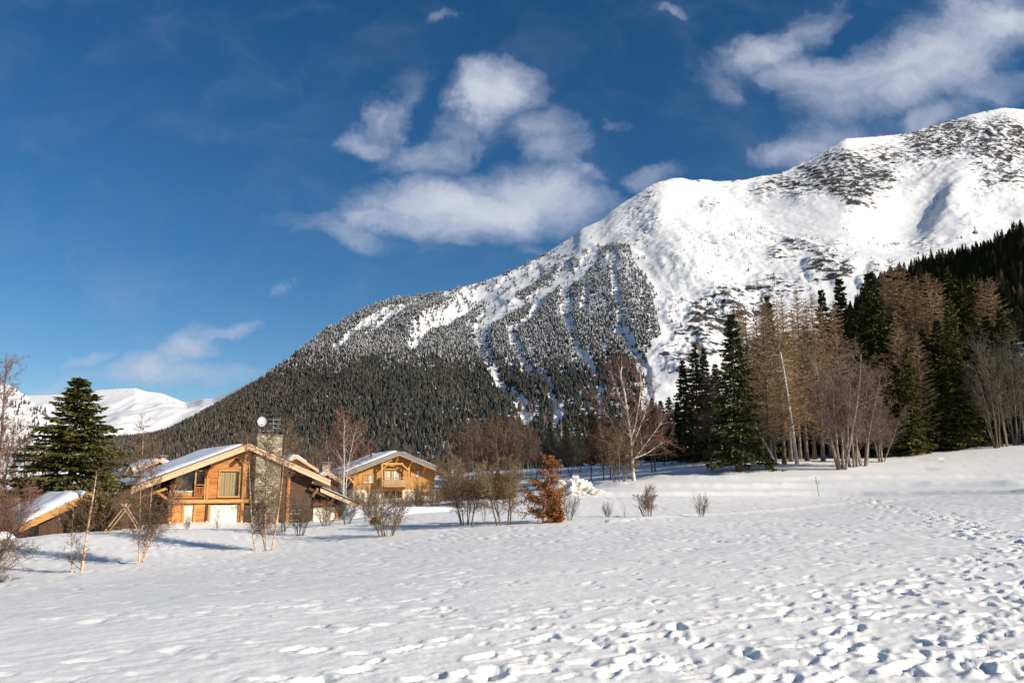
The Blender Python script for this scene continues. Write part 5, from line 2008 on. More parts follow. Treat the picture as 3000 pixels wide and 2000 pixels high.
# leaning dead stem by the thick larch
p = P(2262, 1370, 97)
ls = empty('leaning_dead_tree', (p.x, p.y, gz(p.x, p.y) - .05), 0, 'pale dead stem leaning left against the thick-trunked larch', 'dead tree')
mb = MB(); mb.tube([(.9, 0, 0), (-.3, .1, 2.5), (-1.8, .2, 5.6)], [.10, .085, .05], 7); mb.build('trunk', M['birch'], ls, True)
mb = MB(); mb.tube([(-.3, .1, 2.5), (-.8, .1, 3.0), (-1.0, 0, 3.6)], [.04, .03, .01], 5); mb.build('stub_branch', M['birch'], ls, True)
# mauve alder clump
T('alder', 'alder', 'leftmost many-stemmed mauve alder standing forward of the wood', 'alder', 2468, 94, 1015, py=1374, var=0, wide=1.0)
T('alder', 'alder', 'middle many-stemmed mauve alder of the clump', 'alder', 2500, 96, 1010, py=1372, var=1, wide=.9)
T('alder', 'alder', 'right many-stemmed mauve alder of the clump with drooping right side', 'alder', 2530, 97, 1070, py=1371, var=2, wide=1.05)
T('alder', 'alder', 'small mauve alder at the right end of the clump', 'alder', 2582, 104, 1165, py=1337, var=1, wide=1.2)
# pale bare trees at the right edge
for i, (px, tp, lb) in enumerate([(2919, 985, 'leftmost pale bare tree leaning left at the right edge'), (2942, 960, 'second pale bare tree at the right edge'), (2977, 965, 'third pale bare tree at the right edge'), (2996, 980, 'last pale bare tree, cut by the photo edge')]):
    T('alder_shaded', 'bare_tree', lb, 'tree', px, 112 + i, tp, py=1294, var=i, wide=.75, lean=-.10 if i < 2 else -.04)
# unseen trees added outside the frame to cast shade on the wood edge
for i, (x, y, h) in enumerate([(100, 99, 18), (107, 93, 19), (113, 101, 19), (120, 106, 20), (128, 98, 21)]):
    e = empty('spruce', (x, y, gz(x, y)), i, ['first', 'second', 'third', 'fourth', 'fifth'][i] + ' unseen spruce added beyond the right edge for shade, counted from the pale bare trees', 'spruce', 'spruces added beyond the right edge for shade')
    e.scale = (h / 20.0 * 1.1,) * 2 + (h / 20.0,)
    mobj('trunk', LIB['spruce'][i % 5][0], e)
    mobj('crown', LIB['spruce'][i % 5][1], e)

# ------------------------------------------------------------------ middle ground
T('tree_red', 'bare_tree', 'reddish bare tree left of the twin spruces', 'tree', 2085, 108, 1085, var=1, wide=.9)
# the big birch
pb = P(1858, 1407, 97)
zb = gz(pb.x, pb.y)
bt = empty('big_birch', (pb.x, pb.y, zb - .1), 0, 'big white-limbed birch with spreading bare crown in mid field', 'birch')
sc_ = 97 / F
prb = dict(PR_BIRCH, n=[6, 6, 3, 2], kids=[12, 11, 8], len=[.42, .45, .55], up=[.03, .05, .01, -.02], bark_levels=2, rmin=.011, start=[.15, .2, .1])
lim = [((0, 0, 0), [(-2, 1350), (-12, 1270), (-20, 1200), (-30, 1130), (-22, 1075)], .34), ((-8, 0, 0), None, 0)]
r = random.Random(77)
segs = [[], [], [], []]
base = (0, 0, 0)
paths = [([(1858, 1410), (1854, 1380), (1850, 1330), (1846, 1270), (1838, 1210), (1830, 1150), (1818, 1100), (1822, 1072)], .24),
         ([(1852, 1340), (1835, 1310), (1815, 1285), (1795, 1230), (1765, 1190), (1745, 1160)], .11),
         ([(1848, 1290), (1862, 1240), (1872, 1180), (1880, 1130), (1874, 1080)], .11),
         ([(1853, 1350), (1885, 1310), (1915, 1270), (1935, 1245), (1950, 1215)], .10),
         ([(1850, 1310), (1868, 1270), (1890, 1215), (1905, 1175), (1912, 1150)], .10),
         ([(1846, 1240), (1830, 1180), (1808, 1135), (1795, 1090)], .08),
         ([(1855, 1345), (1900, 1325), (1935, 1300), (1955, 1290)], .075),
         ([(1846, 1335), (1815, 1330), (1785, 1300), (1760, 1275)], .075)]
for k, (pth, r0) in enumerate(paths):
    yy = r.uniform(-.5, .5)
    tgt = r.uniform(-2.2, 2.2) if k else 0
    W3 = []
    for i, (a, b) in enumerate(pth):
        q = P(a, b, 97)
        W3.append(Vector((q.x - pb.x, tgt * i / len(pth), q.z - zb + .1)))
    n_ = len(W3) - 1
    for i in range(n_):
        ra, rb_ = r0 * (1 - .8 * i / n_), r0 * (1 - .8 * (i + 1) / n_)
        segs[0].append((tuple(W3[i]), tuple(W3[i + 1]), ra, rb_))
        if i == 0 and k == 0:
            continue
        for c in range(6 if k else 5):
            t = r.random()
            pos = W3[i].lerp(W3[i + 1], t)
            dd = rot_about((W3[i + 1] - W3[i]).normalized(), rad(r.uniform(25, 60)), r)
            grow(r, segs, pos, dd, r.uniform(1.6, 3.2) * (1 - .3 * i / n_), max(.018, rb_ * .3), 1, prb)
V1, F1 = tubes_np(segs[0], 8)
V2, F2 = tubes_np(segs[1], 4)
mobj('trunk', mesh_np('birch_trunk', np.concatenate([V1, V2]), np.concatenate([F1, F2 + len(V1)]), [M['birch']], True), bt)
V2, F2 = tubes_np(segs[2] + segs[3], 2)
mobj('crown', mesh_np('birch_crown', V2, F2, [M['twig_red']], False), bt)
T('multi_shrub', 'bare_tree', 'thin many-stemmed tree leaning left at the foot of the big birch', 'tree', 1812, 95, 1250, py=1413, var=0, wide=1.1)
for i, (px, d, tp, lb) in enumerate([(1732, 99, 1215, 'straight dark-trunked bare tree left of the big birch'), (1768, 103, 1250, 'thin dark bare tree between dark trunk and big birch, left one'), (1788, 104, 1235, 'thin dark bare tree close left of the big birch'),
                                     (1912, 108, 1190, 'left one of two dark trunks right of the big birch'), (1921, 109, 1175, 'right one of two dark trunks right of the big birch')]):
    T('tree_red', 'bare_tree', lb, 'tree', px, d, tp, var=i, wide=.9)
for i, (px, d, tp, lb) in enumerate([(1640, 122, 1262, 'greyish bare tree left in the row behind the snow pile'), (1672, 118, 1275, 'greyish bare tree second in the row behind the snow pile'), (1700, 122, 1262, 'greyish bare tree third in the row behind the snow pile'), (1610, 126, 1270, 'greyish bare tree right behind the copper beech tip')]):
    T('tree_grey', 'bare_tree', lb, 'tree', px, d, tp, var=i, wide=1.15)
for i, (px, d, tp, lb) in enumerate([(1612, 150, 1232, 'small green spruce left behind the grey bare trees'), (1660, 148, 1228, 'green spruce behind the grey bare trees, left of a pair'), (1692, 150, 1232, 'green spruce behind the grey bare trees, right of a pair'), (1740, 152, 1200, 'shaded spruce behind the straight dark-trunked tree'), (1790, 150, 1230, 'shaded spruce low behind the big birch, left'), (1850, 150, 1225, 'shaded spruce low behind the big birch, right')]):
    T('spruce_lit' if i < 3 else 'spruce', 'spruce', lb, 'spruce', px, d, tp, var=i, wide=1.35)
# reddish crowns behind the birch
for i, (px, d, tp, lb) in enumerate([(1768, 122, 1190, 'reddish bare tree behind the left of the big birch'), (1880, 124, 1150, 'reddish bare tree behind the right of the big birch'), (1948, 118, 1205, 'reddish bare tree at the right fringe of the big birch')]):
    T('tree_red', 'bare_tree', lb, 'tree', px, d, tp, var=i, wide=1.15)
# alder thicket behind the shrubs
tk = [(1335, 122, 1250), (1352, 118, 1238), (1372, 121, 1228), (1390, 117, 1232), (1408, 122, 1222), (1425, 118, 1225), (1452, 121, 1230), (1470, 117, 1222), (1488, 122, 1215), (1505, 118, 1212), (1522, 121, 1220), (1540, 118, 1235), (1556, 122, 1255), (1572, 119, 1280)]
od = ['first', 'second', 'third', 'fourth', 'fifth', 'sixth', 'seventh', 'eighth', 'ninth', 'tenth', 'eleventh', 'twelfth', 'thirteenth', 'fourteenth']
for i, ((px, d, tp), q) in enumerate(zip(tk, od)):
    T('thicket', 'bare_tree', q + ' slender bare tree from the left in the thicket right of the golden chalet', 'tree', px, d, tp, var=i, wide=1.25, group='slender trees of the thicket')
T('tree_brown', 'bare_tree', 'darker taller bare crown at the right of the thicket', 'tree', 1505, 128, 1188, var=2, wide=1.2)
T('larch_gold', 'larch', 'golden-twigged larch rising above the middle of the thicket', 'larch', 1440, 124, 1198, var=0, wide=1.0)
T('thin_birch', 'birch', 'white birch stem in the right half of the thicket', 'birch', 1470, 112, 1235, var=0)
T('thin_birch', 'birch', 'leaning thin birch at the left of the thicket', 'birch', 1345, 108, 1275, var=1, lean=-.15, rz=0)
# ochre evergreen hedge mounds
T('shrub_rust', 'shrub', 'ochre rounded bush left, behind the bare shrubs right of the golden chalet', 'shrub', 1385, 88, 1400, var=0, wide=1.3)
T('shrub_rust', 'shrub', 'rusty rounded bush right, behind the bare shrubs right of the golden chalet', 'shrub', 1465, 87, 1390, var=1, wide=1.3)


def mound(name, label, px, d, rx_, ry_, h, mat, seed, n=5200, leaf=.10):
    """dense clipped evergreen: small leaf faces through a mound"""
    p = P(px, 1440, d)
    rs = np.random.RandomState(seed)
    z0 = gz(p.x, p.y)
    e = empty(name, (p.x, p.y, z0 - .1), 0, label, 'shrub')
    u_ = rs.normal(0, 1, (n, 3))
    u_ /= np.linalg.norm(u_, axis=1, keepdims=True)
    u_[:, 2] = np.abs(u_[:, 2])
    rad_ = rs.uniform(.55, 1.05, n) ** .6 * (1 + .22 * pnoise(u_[:, 0] * 3 + seed, u_[:, 1] * 3 + u_[:, 2] * 2, seed))
    c = u_ * rad_[:, None] * np.array([rx_, ry_, h])
    d_ = u_ + rs.normal(0, .5, (n, 3)) + np.array([0, 0, .5])
    d_ /= np.linalg.norm(d_, axis=1, keepdims=True)
    v_ = np.cross(d_, rs.normal(0, 1, (n, 3)))
    v_ /= np.linalg.norm(v_, axis=1, keepdims=True)
    L = leaf * rs.uniform(1.0, 2.6, (n, 1))
    q = np.stack([c - d_ * L * .3, c + v_ * L * .22, c + d_ * L, c - v_ * L * .22], 1).reshape(-1, 3)
    mobj('foliage', mesh_np('foliage', q, np.arange(n * 4).reshape(-1, 4), [M[mat]], False), e)
    sg = [((0, 0, 0), tuple(c[i] * .8), .03, .01) for i in range(0, n, n // 40)]
    V, Fq = tubes_np(sg, 3)
    mobj('stem', mesh_np('stem', V, Fq, [M['bark_dark']]), e)
    return e


mound('evergreen_shrub', 'ochre-green evergreen mound behind the bare shrubs, left part', 1385, 90, 2.1, 1.6, 2.4, 'juniper', 5)
mound('evergreen_shrub', 'ochre-green evergreen mound behind the bare shrubs, right part', 1462, 89, 1.9, 1.6, 2.8, 'juniper', 6)
mound('evergreen_shrub', 'dark green shrub at the right corner of the golden chalet', 1312, 100, 1.3, 1.2, 1.9, 'spruce', 7, 3000)
mound('evergreen_shrub', 'small round brown bush on the snow left of the tan many-stemmed shrub', 1102, 58, .38, .38, .62, 'juniper', 8, 1200, .05)
mound('evergreen_shrub', 'dark olive-brown bush hiding the right half of the low house', 282, 53, 1.7, 1.2, 2.5, 'juniper', 9, 4600, .09)
# copper beech, two crowns
for (px, d, tp, lb, wd_, sd_) in ((1592, 51, 1332, 'tall copper-leaved beech standing at the edge of the field', 1.0, 3), (1625, 49, 1458, 'low copper-leaved beech sprout at the right foot of the tall beech', 1.0, 4)):
    p = P(px, 1530, d)
    z0 = gz(p.x, p.y)
    H = P(px, tp, d).z - z0
    e = empty('copper_beech', (p.x, p.y, z0 - .05), 0, lb, 'beech')
    r = random.Random(sd_)
    prb = dict(n=[8, 4, 3], tip=[.15, .3, .4], kids=[80, 10], start=[.03, .1], wig=[.04, .10, .2], up=[.02, .02, .0], ang=[(55, 85), (25, 55)], len=[.46, .42], rad=[.3, .5], rmin=.005, shape=.74, bark_levels=1)
    sg = [[], [], []]
    grow(r, sg, Vector((0, 0, 0)), Vector((0, 0, 1)), H, .075 if H > 3 else .04, 0, prb)
    V, Fq = tubes_np(sg[0], 6)
    mobj('trunk', mesh_np('trunk', V, Fq, [M['bark']], True), e)
    V, Fq = tubes_np(sg[1] + sg[2], 2)
    mobj('branches', mesh_np('branches', V, Fq, [M['twig_brown']]), e)
    rs = np.random.RandomState(sd_)
    cs = []
    for lv, kk in ((1, 6), (2, 6)):
        for (a, b, _, _) in sg[lv]:
            a, b = np.array(a), np.array(b)
            for _ in range(kk):
                cs.append(a + (b - a) * rs.rand() + rs.normal(0, .05, 3))
    cs = np.array(cs)
    keep = rs.rand(len(cs)) < np.where(cs[:, 2] > H * .62, .30, .85)
    cs = cs[keep]
    n_ = len(cs)
    d_ = rs.normal(0, 1, (n_, 3)); d_[:, 2] = d_[:, 2] * .5 - .35
    d_ /= np.linalg.norm(d_, axis=1, keepdims=True)
    v_ = np.cross(d_, rs.normal(0, 1, (n_, 3)))
    v_ /= np.linalg.norm(v_, axis=1, keepdims=True)
    L = rs.uniform(.06, .115, (n_, 1))
    q = np.stack([cs, cs + d_ * L * .5 + v_ * L * .38, cs + d_ * L, cs + d_ * L * .5 - v_ * L * .38], 1).reshape(-1, 3)
    mobj('leaves', mesh_np('leaves', q, np.arange(n_ * 4).reshape(-1, 4), [M['beech_leaf']]), e)
    print('beech leaves', n_)

# ------------------------------------------------------------------ shrubs on the field and before the chalets
sh = [('shrub_tan', 1130, 1572, 48, 1400, 1.25, 'dense tan shrub of many stems in front of the golden chalet'),
      ('multi_shrub', 1365, 1546, 52, 1350, 1.0, 'bare many-trunked shrub left of centre with a thick leaning stem'),
      ('multi_shrub', 1475, 1560, 50, 1335, 1.0, 'bare many-trunked shrub just left of the copper beech'),
      ('shrub_grey', 1668, 1525, 52, 1440, .8, 'thin upright grey shrub at the right foot of the copper beech'),
      ('shrub_grey', 1780, 1510, 55, 1465, .9, 'low sparse twigs on the snow, left of three small shrubs'),
      ('sapling', 1828, 1509, 56, 1470, .6, 'smallest sprig of twigs on the open snow'),
      ('multi_shrub', 1900, 1517, 56, 1418, 1.0, 'rounded bare shrub beside a short leaning stake'),
      ('shrub_grey', 2055, 1517, 56, 1440, .85, 'small bare shrub standing alone furthest right on the snow'),
      ('shrub_tan', 545, 1590, 55, 1500, .7, 'tan shrub in front of the cream shutter of the big chalet'),
      ('sapling', 636, 1568, 62, 1475, .9, 'dark forked sapling in front of the wide cream shutter'),
      ('shrub_grey', 878, 1582, 52, 1440, 1.0, 'dark dense shrub right of the birch clump, before the big chalet'),
      ('shrub_tan', 955, 1556, 58, 1450, 1.0, 'tan shrub below the annexe shutter of the big chalet'),
      ('shrub_grey', 1015, 1552, 60, 1440, 1.0, 'grey shrub at the right end of the big chalet'),
      ('multi_shrub', 1075, 1547, 62, 1440, .8, 'spindly shrub between the two chalets'),
      ('shrub_tan', 1225, 1505, 76, 1420, 1.2, 'tan hedge bush left, at the foot of the golden chalet'),
      ('shrub_tan', 1275, 1503, 76, 1425, 1.2, 'tan hedge bush right, at the foot of the golden chalet'),
      ('bush_brown', 1180, 1500, 84, 1432, 1.0, 'brown bush under the balcony of the golden chalet'),
      ('bush_brown', 1068, 1480, 92, 1418, 1.0, 'dark brown bush at the left corner of the golden chalet'),
      ('bush_brown', 1290, 1470, 96, 1400, 1.0, 'brown bush at the right corner of the golden chalet'),
      ('multi_shrub', 1225, 1500, 80, 1400, .6, 'dark gnarled shrub in front of the golden chalet, right of its balcony'),
      ('sapling', 1420, 1535, 56, 1440, 1.0, 'thin sapling between the two many-trunked shrubs')]
for i, (k, px, py, d, tp, wd_, lb) in enumerate(sh):
    T(k, 'shrub', lb, 'shrub', px, d, tp, py=py, var=i, wide=wd_)
T('multi_shrub', 'shrub', 'arching bare shrub bending over the right eave of the golden chalet', 'shrub', 1335, 98, 1330, var=2, wide=.9, lean=-.28, rz=0)
# stake by the shrub
p = on_ground(1888, 1515)
stk = empty('leaning_stake', (p.x, p.y, p.z - .1), 0, 'short brown stake leaning left beside the rounded bare shrub', 'stake')
mb = MB(); mb.tube([(.05, 0, 0), (-.18, 0, .45), (-.36, 0, .88)], [.05, .05, .045], 8); mb.build('stake_body', M['bark'], stk, True)

# ------------------------------------------------------------------ birches on the left
def birch_clump(name, label, paths, d, seed, bark='birch_peach', twig='twig_brown', kids=5, L=(.7, 1.8), low=None):
    """stems traced as lines of photo pixels at distance d; d varies a little per stem for depth"""
    r = random.Random(seed)
    p0 = P(paths[0][0][0][0], paths[0][0][0][1], d)
    z0 = gz(p0.x, p0.y)
    e = empty(name, (p0.x, p0.y, z0 - .08), 0, label, 'birch')
    pr = dict(PR_BIRCH, n=[5, 4, 3, 2], kids=[0, 7, 5], start=[0, .12, .1], len=[0, .5, .55], rmin=.0055, ang=[(0, 0), (25, 55), (25, 60)])
    for (pth, r0) in paths:
        sg = [[], [], [], []]
        dep = r.uniform(-.7, .7)
        W3 = []
        for i, (a, b) in enumerate(pth):
            q = P(a, b, d)
            W3.append(Vector((q.x - p0.x, dep * i / len(pth), q.z - z0 + (.0 if i else 0))))
        W3[0].z = min(W3[0].z, .02)
        # smooth the line
        S = []
        for i in range(len(W3) - 1):
            for t in (0, .5):
                S.append(W3[i].lerp(W3[i + 1], t))
        S.append(W3[-1])
        for i in range(1, len(S) - 1):
            S[i] = (S[i - 1] + S[i] * 2 + S[i + 1]) / 4
        n_ = len(S) - 1
        mb = MB()
        rsq = [r0 * (1 - .82 * (i / n_)) for i in range(n_ + 1)]
        mb.tube(S, rsq, 8)
        mb.build('trunk', M[bark], e, True)
        for i in range(n_):
            for c in range(kids):
                pos = S[i].lerp(S[i + 1], r.random())
                if low and pos.z < low * r.uniform(.2, 1.2):
                    continue
                dd = rot_about((S[i + 1] - S[i]).normalized(), rad(r.uniform(28, 65)), r)
                grow(r, sg, pos, dd, r.uniform(*L) * (1.05 - .55 * i / n_), max(.008, rsq[i] * .28), 1, pr)
        V, Fq = tubes_np(sg[1], 3)
        V2_, F2_ = tubes_np(sg[2] + sg[3], 2)
        V, Fq = np.concatenate([V, V2_]), np.concatenate([Fq, F2_ + len(V)])
        mobj('twigs', mesh_np('twigs', V, Fq, [M[twig]]), e)
    return e


birch_clump('leaning_birch', 'broken-topped birch leaning right on the snow at left', [([(238, 1676), (250, 1620), (262, 1550), (276, 1480), (290, 1420), (298, 1374)], .066)], 37, 1, kids=3, L=(.4, 1.0))
birch_clump('thin_birch', 'thin whitish birch stem left of the leaning birch', [([(211, 1677), (206, 1620), (201, 1560), (202, 1500), (196, 1478)], .030)], 37, 2, kids=3, L=(.4, 1.1))
birch_clump('birch_clump', 'slim three-stemmed birch clump left of the big chalet front', [([(408, 1650), (410, 1570), (414, 1490), (418, 1400), (424, 1330), (430, 1240)], .046),
            ([(412, 1648), (430, 1590), (436, 1520), (442, 1440), (446, 1370), (450, 1300)], .040), ([(415, 1640), (446, 1570), (470, 1520), (500, 1468), (532, 1412)], .034)], 40, 3, kids=13, L=(.5, 1.5), low=1.3)
birch_clump('birch_clump', 'orange-barked three-stemmed birch clump before the stone chimney', [([(752, 1615), (742, 1570), (738, 1500), (736, 1420), (734, 1350), (728, 1270)], .055),
            ([(782, 1614), (778, 1570), (776, 1490), (778, 1400), (782, 1330), (786, 1260)], .052), ([(796, 1612), (808, 1550), (822, 1470), (832, 1390), (838, 1330), (850, 1250)], .052), ([(780, 1590), (766, 1560), (757, 1520), (748, 1480)], .03)], 45, 4, kids=12, L=(.6, 1.9), low=1.6)
birch_clump('bare_tree', 'dark-stemmed bare tree close behind the orange-barked birches', [([(835, 1560), (833, 1500), (832, 1430), (838, 1370)], .06), ([(826, 1562), (828, 1500), (822, 1440)], .05), ([(760, 1570), (759, 1500), (757, 1430)], .06)], 54, 14, 'bark', 'twig_tan', 5, (.8, 1.8))
birch_clump('edge_birch', 'bare birch at the left edge of the photo, mostly out of frame', [([(-25, 1700), (-20, 1560), (-8, 1400), (4, 1250), (10, 1120), (14, 1060)], .10), ([(-20, 1690), (20, 1570), (60, 1490), (82, 1440)], .05), ([(-60, 1700), (-50, 1500), (-40, 1300), (-30, 1080)], .1)], 36, 5, 'bark', 'twig_red', 9, (.8, 1.9))
birch_clump('low_twigs', 'low dark twigs at the lower left edge of the snow', [([(-40, 1720), (-10, 1705), (18, 1708), (44, 1716)], .03), ([(-40, 1600), (10, 1590), (50, 1600), (95, 1608)], .035)], 35, 6, 'bark_dark', 'twig_grey', 8, (.4, .9))
# white birches between the chalets
T('white_birch', 'birch', 'tall double-stemmed white birch between the two chalets', 'birch', 1010, 84, 1205, var=0, rz=0)
T('thin_birch', 'birch', 'thin white birch left of the double-stemmed birch, by the capped chimney', 'birch', 966, 86, 1250, var=1, rz=0)
for i, (px, d, tp, lb) in enumerate([(1030, 118, 1190, 'broad reddish bare crown behind the double-stemmed birch'), (985, 116, 1250, 'smaller brown bare tree left behind the double-stemmed birch'), (875, 118, 1262, 'brown bare tree right behind the stone chimney'),
                                     (840, 115, 1280, 'brown bare tree close behind the stone chimney'), (1160, 132, 1298, 'brown bare crown behind the left roof of the golden chalet'), (1210, 134, 1302, 'brown bare crown behind the ridge of the golden chalet'), (1270, 132, 1330, 'brown bare crown behind the right roof of the golden chalet'), (1110, 130, 1305, 'brown bare crown behind the small chimney of the golden chalet')]):
    T('tree_red' if i < 2 else 'tree_brown', 'bare_tree', lb, 'tree', px, d, tp, var=i, wide=1.3)
# left spruce and the thicket round it
ls_t, ls_c = conifer_meshes('spruce', 31, 12.0, 4.1, 'spruce', .03, 1.55, .58, needle=M['spruce_lit'])
LIB['left_spruce'] = [(ls_t, ls_c)]
HEIGHTS['left_spruce'] = 12.0
T('left_spruce', 'spruce', 'big green spruce with upswept boughs at the left of the photo', 'spruce', 205, 68, 1098, var=0, wide=1.75, rz=1.0)
lt = [('bush_brown', -25, 52, 1440, 'brown bare bush at the left edge below the edge birch'), ('bush_brown', 100, 74, 1400, 'brown bare bush left of the green spruce foot'), ('tree_brown', 15, 66, 1215, 'brown bare tree at the left edge behind the bushes'), ('tree_red', 60, 80, 1275, 'reddish bare tree left of the green spruce'),
      ('bush_brown', 285, 60, 1445, 'brown bush right in front of the green spruce foot'), ('bush_brown', 330, 63, 1425, 'brown bush between the green spruce and the swing frame'), ('tree_brown', 300, 72, 1290, 'brown bare tree at the right side of the green spruce'), ('tree_brown', 345, 90, 1330, 'small brown bare tree left of the dormer house'),
      ('bush_brown', 425, 74, 1470, 'dark bush in the shadowed recess left of the chalet front'), ('bush_brown', 235, 53, 1470, 'low brown bush between the low house and the snow brow'), ('bush_brown', 295, 53, 1450, 'low brown bush at the snow brow left of the swing frame')]
for i, (k, px, d, tp, lb) in enumerate(lt):
    T(k, 'bush' if 'bush' in k else 'bare_tree', lb, 'bush' if 'bush' in k else 'tree', px, d, tp, py=1540, var=i, wide=1.1)
# more bare crowns in the valley behind the chalets
for i, (px, d, tp, lb) in enumerate([(380, 150, 1322, 'valley tree left of the dormer house chimney'), (520, 160, 1330, 'valley tree above the chalet roof, left'), (640, 165, 1322, 'valley tree above the chalet roof, middle'), (700, 160, 1315, 'valley tree just left of the chalet ridge'), (910, 140, 1300, 'valley tree above the red-brown roof'), (940, 150, 1310, 'valley tree above the capped chimney'), (280, 150, 1330, 'valley tree right of the green spruce')]):
    T('tree_brown', 'bare_tree', 'brown bare ' + lb, 'tree', px, d, tp, var=i, wide=1.4)

# ------------------------------------------------------------------ small things
# wooden swing frame
p = on_ground(362, 1560)
sw = empty('swing_frame', (p.x, p.y, p.z - .05), rad(122), 'wooden A-frame of crossed poles in the snow beside the chalet', 'swing frame')
Hs = P(366, 1478, p.y).z - p.z
for x in (-.9, .9):
    for s in (-1, 1):
        MB().bar((x + s * .05, s * 1.05, 0), (x - s * .03, -s * .16, Hs + .12), .075).build('leg', M['pole_wood'], sw)
MB().bar((-1.25, 0, Hs - .1), (1.25, 0, Hs - .1), .08).build('crossbar', M['pole_wood'], sw)
# lamp post by the low house
p = P(168, 1560, 55)
lpz = gz(p.x, p.y)
lpo = empty('lamp_post', (p.x, p.y, lpz - .1), 0, 'small white globe lamp on a thin post by the low house', 'lamp post')
hl = P(168, 1522, 55).z - lpz
mb = MB(); mb.tube([(0, 0, 0), (0, 0, hl)], .03, 8); mb.build('post', M['metal'], lpo, True)
mb = MB(); mb.tube([(0, 0, hl - .02), (0, 0, hl + .05), (0, 0, hl + .16), (0, 0, hl + .22)], [.04, .11, .12, .03], 10); mb.build('lamp_shade', M['lamp'], lpo, True)


def snow_lump(name, label, px, py, d, rx_, ry_, h, seed, mat, cat, rough=.25, n=56):
    p = P(px, py, d)
    z0 = gz(p.x, p.y)
    th = np.linspace(0, 2 * np.pi, n, endpoint=False)
    ph = np.linspace(0, np.pi / 2 + .25, n // 2)
    PH, TH = np.meshgrid(ph, th, indexing='ij')
    ux, uy, uz = np.sin(PH) * np.cos(TH), np.sin(PH) * np.sin(TH), np.cos(PH)
    k = 1 + rough * (fbm(ux * 2 + seed, uy * 2 + uz * 1.7, 2, .5, seed=seed) + .9 * ridged(ux * 4 + uz * 3, uy * 4 - uz * 3 + seed, 3, .6, seed=seed + 3) * .6)
    V = np.stack([ux * rx_ * k, uy * ry_ * k, uz * h * k - .08], -1).reshape(-1, 3)
    m_ = len(ph)
    ix = np.arange(m_ * n).reshape(m_, n)
    nx_ = np.roll(ix, -1, 1)
    f = np.stack([ix[:-1], ix[1:], nx_[1:], nx_[:-1]], -1).reshape(-1, 4)
    o = mobj(name, mesh_np(name, V, f, [M[mat]], False))
    o.location = (p.x, p.y, z0)
    tag(o, label, cat)
    return o


snow_lump('snow_pile', 'big lumpy pile of ploughed dirty snow right of the copper beech', 1682, 1447, 84, 1.75, 1.5, 1.5, 3, 'pile_snow', 'snow pile', .55, 90)
snow_lump('snow_lump', 'smaller dirty snow lump at the right end of the big pile', 1745, 1450, 83, .75, .6, .55, 5, 'pile_snow', 'snow pile', .5, 40)
snow_lump('snow_lump', 'snow-covered mound at the far left edge under the bushes', -6, 1592, 50, 1.0, .8, .62, 6, 'roof_snow', 'snow mound', .15, 36)
snow_lump('snow_bank', 'ploughed snow bank in front of the golden chalet', 1235, 1508, 72, 4.5, 1.2, .55, 8, 'roof_snow', 'snow bank', .25, 60)
snow_lump('snow_bank', 'rounded snow bank right of the big chalet annexe', 1085, 1500, 80, 2.6, 1.2, 1.0, 9, 'roof_snow', 'snow bank', .2, 48)
snow_lump('snow_bank', 'low snow bank under the ochre evergreen mounds', 1430, 1476, 84, 3.0, 1.0, .35, 10, 'roof_snow', 'snow bank', .2, 48)

# piste markers
def marker(label, px, py, d, top, seed):
    p = P(px, py, d)
    z0 = gz(p.x, p.y)
    h = P(px, top, d).z - z0
    e = empty('piste_marker', (p.x, p.y, z0 - .05), 0, label, 'marker')
    lean = -.22
    mb = MB(); mb.tube([(0, 0, 0), (lean * .5, 0, h * .5), (lean, 0, h)], .035, 8); mb.build('pole', M['green'], e, True)
    for k, t in enumerate((.77, .66)):
        x = lean * t
        zz = h * t
        MB().prism([(x - .16 - .02 * k, zz - .05), (x + .30, zz - .05), (x + .34, zz), (x + .30, zz + .05), (x - .16 - .02 * k, zz + .05)], -.055, -.04).build('sign_board', M['sign_grey'], e)
        MB().box(x - .06, x + .05, -.075, -.058, zz - .055, zz + .055).build('clamp', M['yellow'], e)
    return e


marker('bright green pole with two small grey arrow boards on the piste', 2400, 1454, 80, 1395, 1)
e = marker('green and yellow pole tip behind the dirty snow pile', 1703, 1432, 92, 1402, 2)
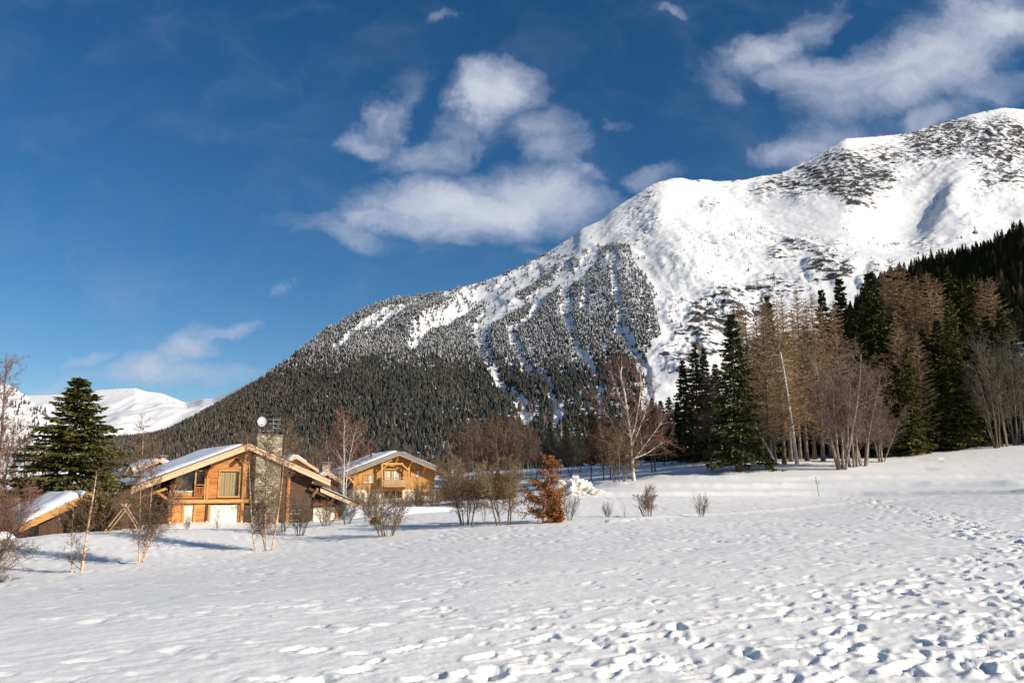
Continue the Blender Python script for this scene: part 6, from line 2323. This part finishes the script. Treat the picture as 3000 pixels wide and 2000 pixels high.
# unidentified red speck on the wooded slope, built as a small cabin
hp_ = on_patch(MV, MPX, MPY, MROW, 1737, 1134)
ht = empty('red_speck', hp_ + Vector((0, 0, 12)), rad(10), 'tiny red and white speck built as a cabin among dark trees on the mountain slope', 'cabin')
s_ = hp_.y / F
MB().box(-3.5 * s_, 3.0 * s_, -1.5, 1.5, -2.2 * s_, 2.2 * s_).build('wall', M['red'], ht)
MB().box(3.0 * s_ + .01, 6.0 * s_, -1.5, 1.5, -1.0 * s_, 2.6 * s_).build('side_wall', M['lamp'], ht)
# cable car over the hill
D0 = 780.0
cc = P(2855, 664, D0)
g_ = empty('cable_car', cc, rad(25), 'dark cable car cabin hanging above the wooded hill at right', 'cable car')
k_ = D0 / F
MB().bar((-4.3 * k_, 0, -1.8 * k_), (4.5 * k_, 0, 1.8 * k_), .5).build('carriage', M['cabin'], g_)
for x0_, x1_ in ((-1.0, -2.2), (1.6, 4.2)):
    MB().bar((x0_ * k_, 0, 0), (x1_ * k_, 0, -14 * k_), .32).build('hanger', M['cabin'], g_)
body = MB().prism([(-8 * k_, -22 * k_), (7.2 * k_, -22 * k_), (8 * k_, -20 * k_), (5.2 * k_, -15 * k_), (1.2 * k_, -13.6 * k_), (-1.5 * k_, -13.6 * k_), (-4.2 * k_, -14.6 * k_), (-7.6 * k_, -19 * k_)], -1.4, 1.4).build('cabin', M['cabin'], g_)
for i in range(4):
    a = (-5.4 + 3.0 * i) * k_
    MB().box(a, a + 2.2 * k_, -1.43, -1.41, -19.2 * k_, -16.6 * k_).build('window', M['sign_grey'], body)
for (a, b, lb, dp) in (((2780, 690), (3200, 484), 'upper cable of the cable car crossing the snow slope', 5), ((2780, 700), (3200, 494), 'lower cable of the cable car running through the carriage', 0)):
    p0, p1 = P(a[0], a[1], D0 + dp), P(b[0], b[1], D0 + dp)
    c = empty('ropeway_cable', p0, 0, lb, 'cable')
    mb = MB(); mb.tube([(0, 0, 0), (p1 - p0) * .5 - Vector((0, 0, 1)), p1 - p0], .07, 5); mb.build('rope', M['cable'], c, True)
print('tris', sum(sum(len(p.vertices) - 2 for p in m.polygons) for m in bpy.data.meshes))
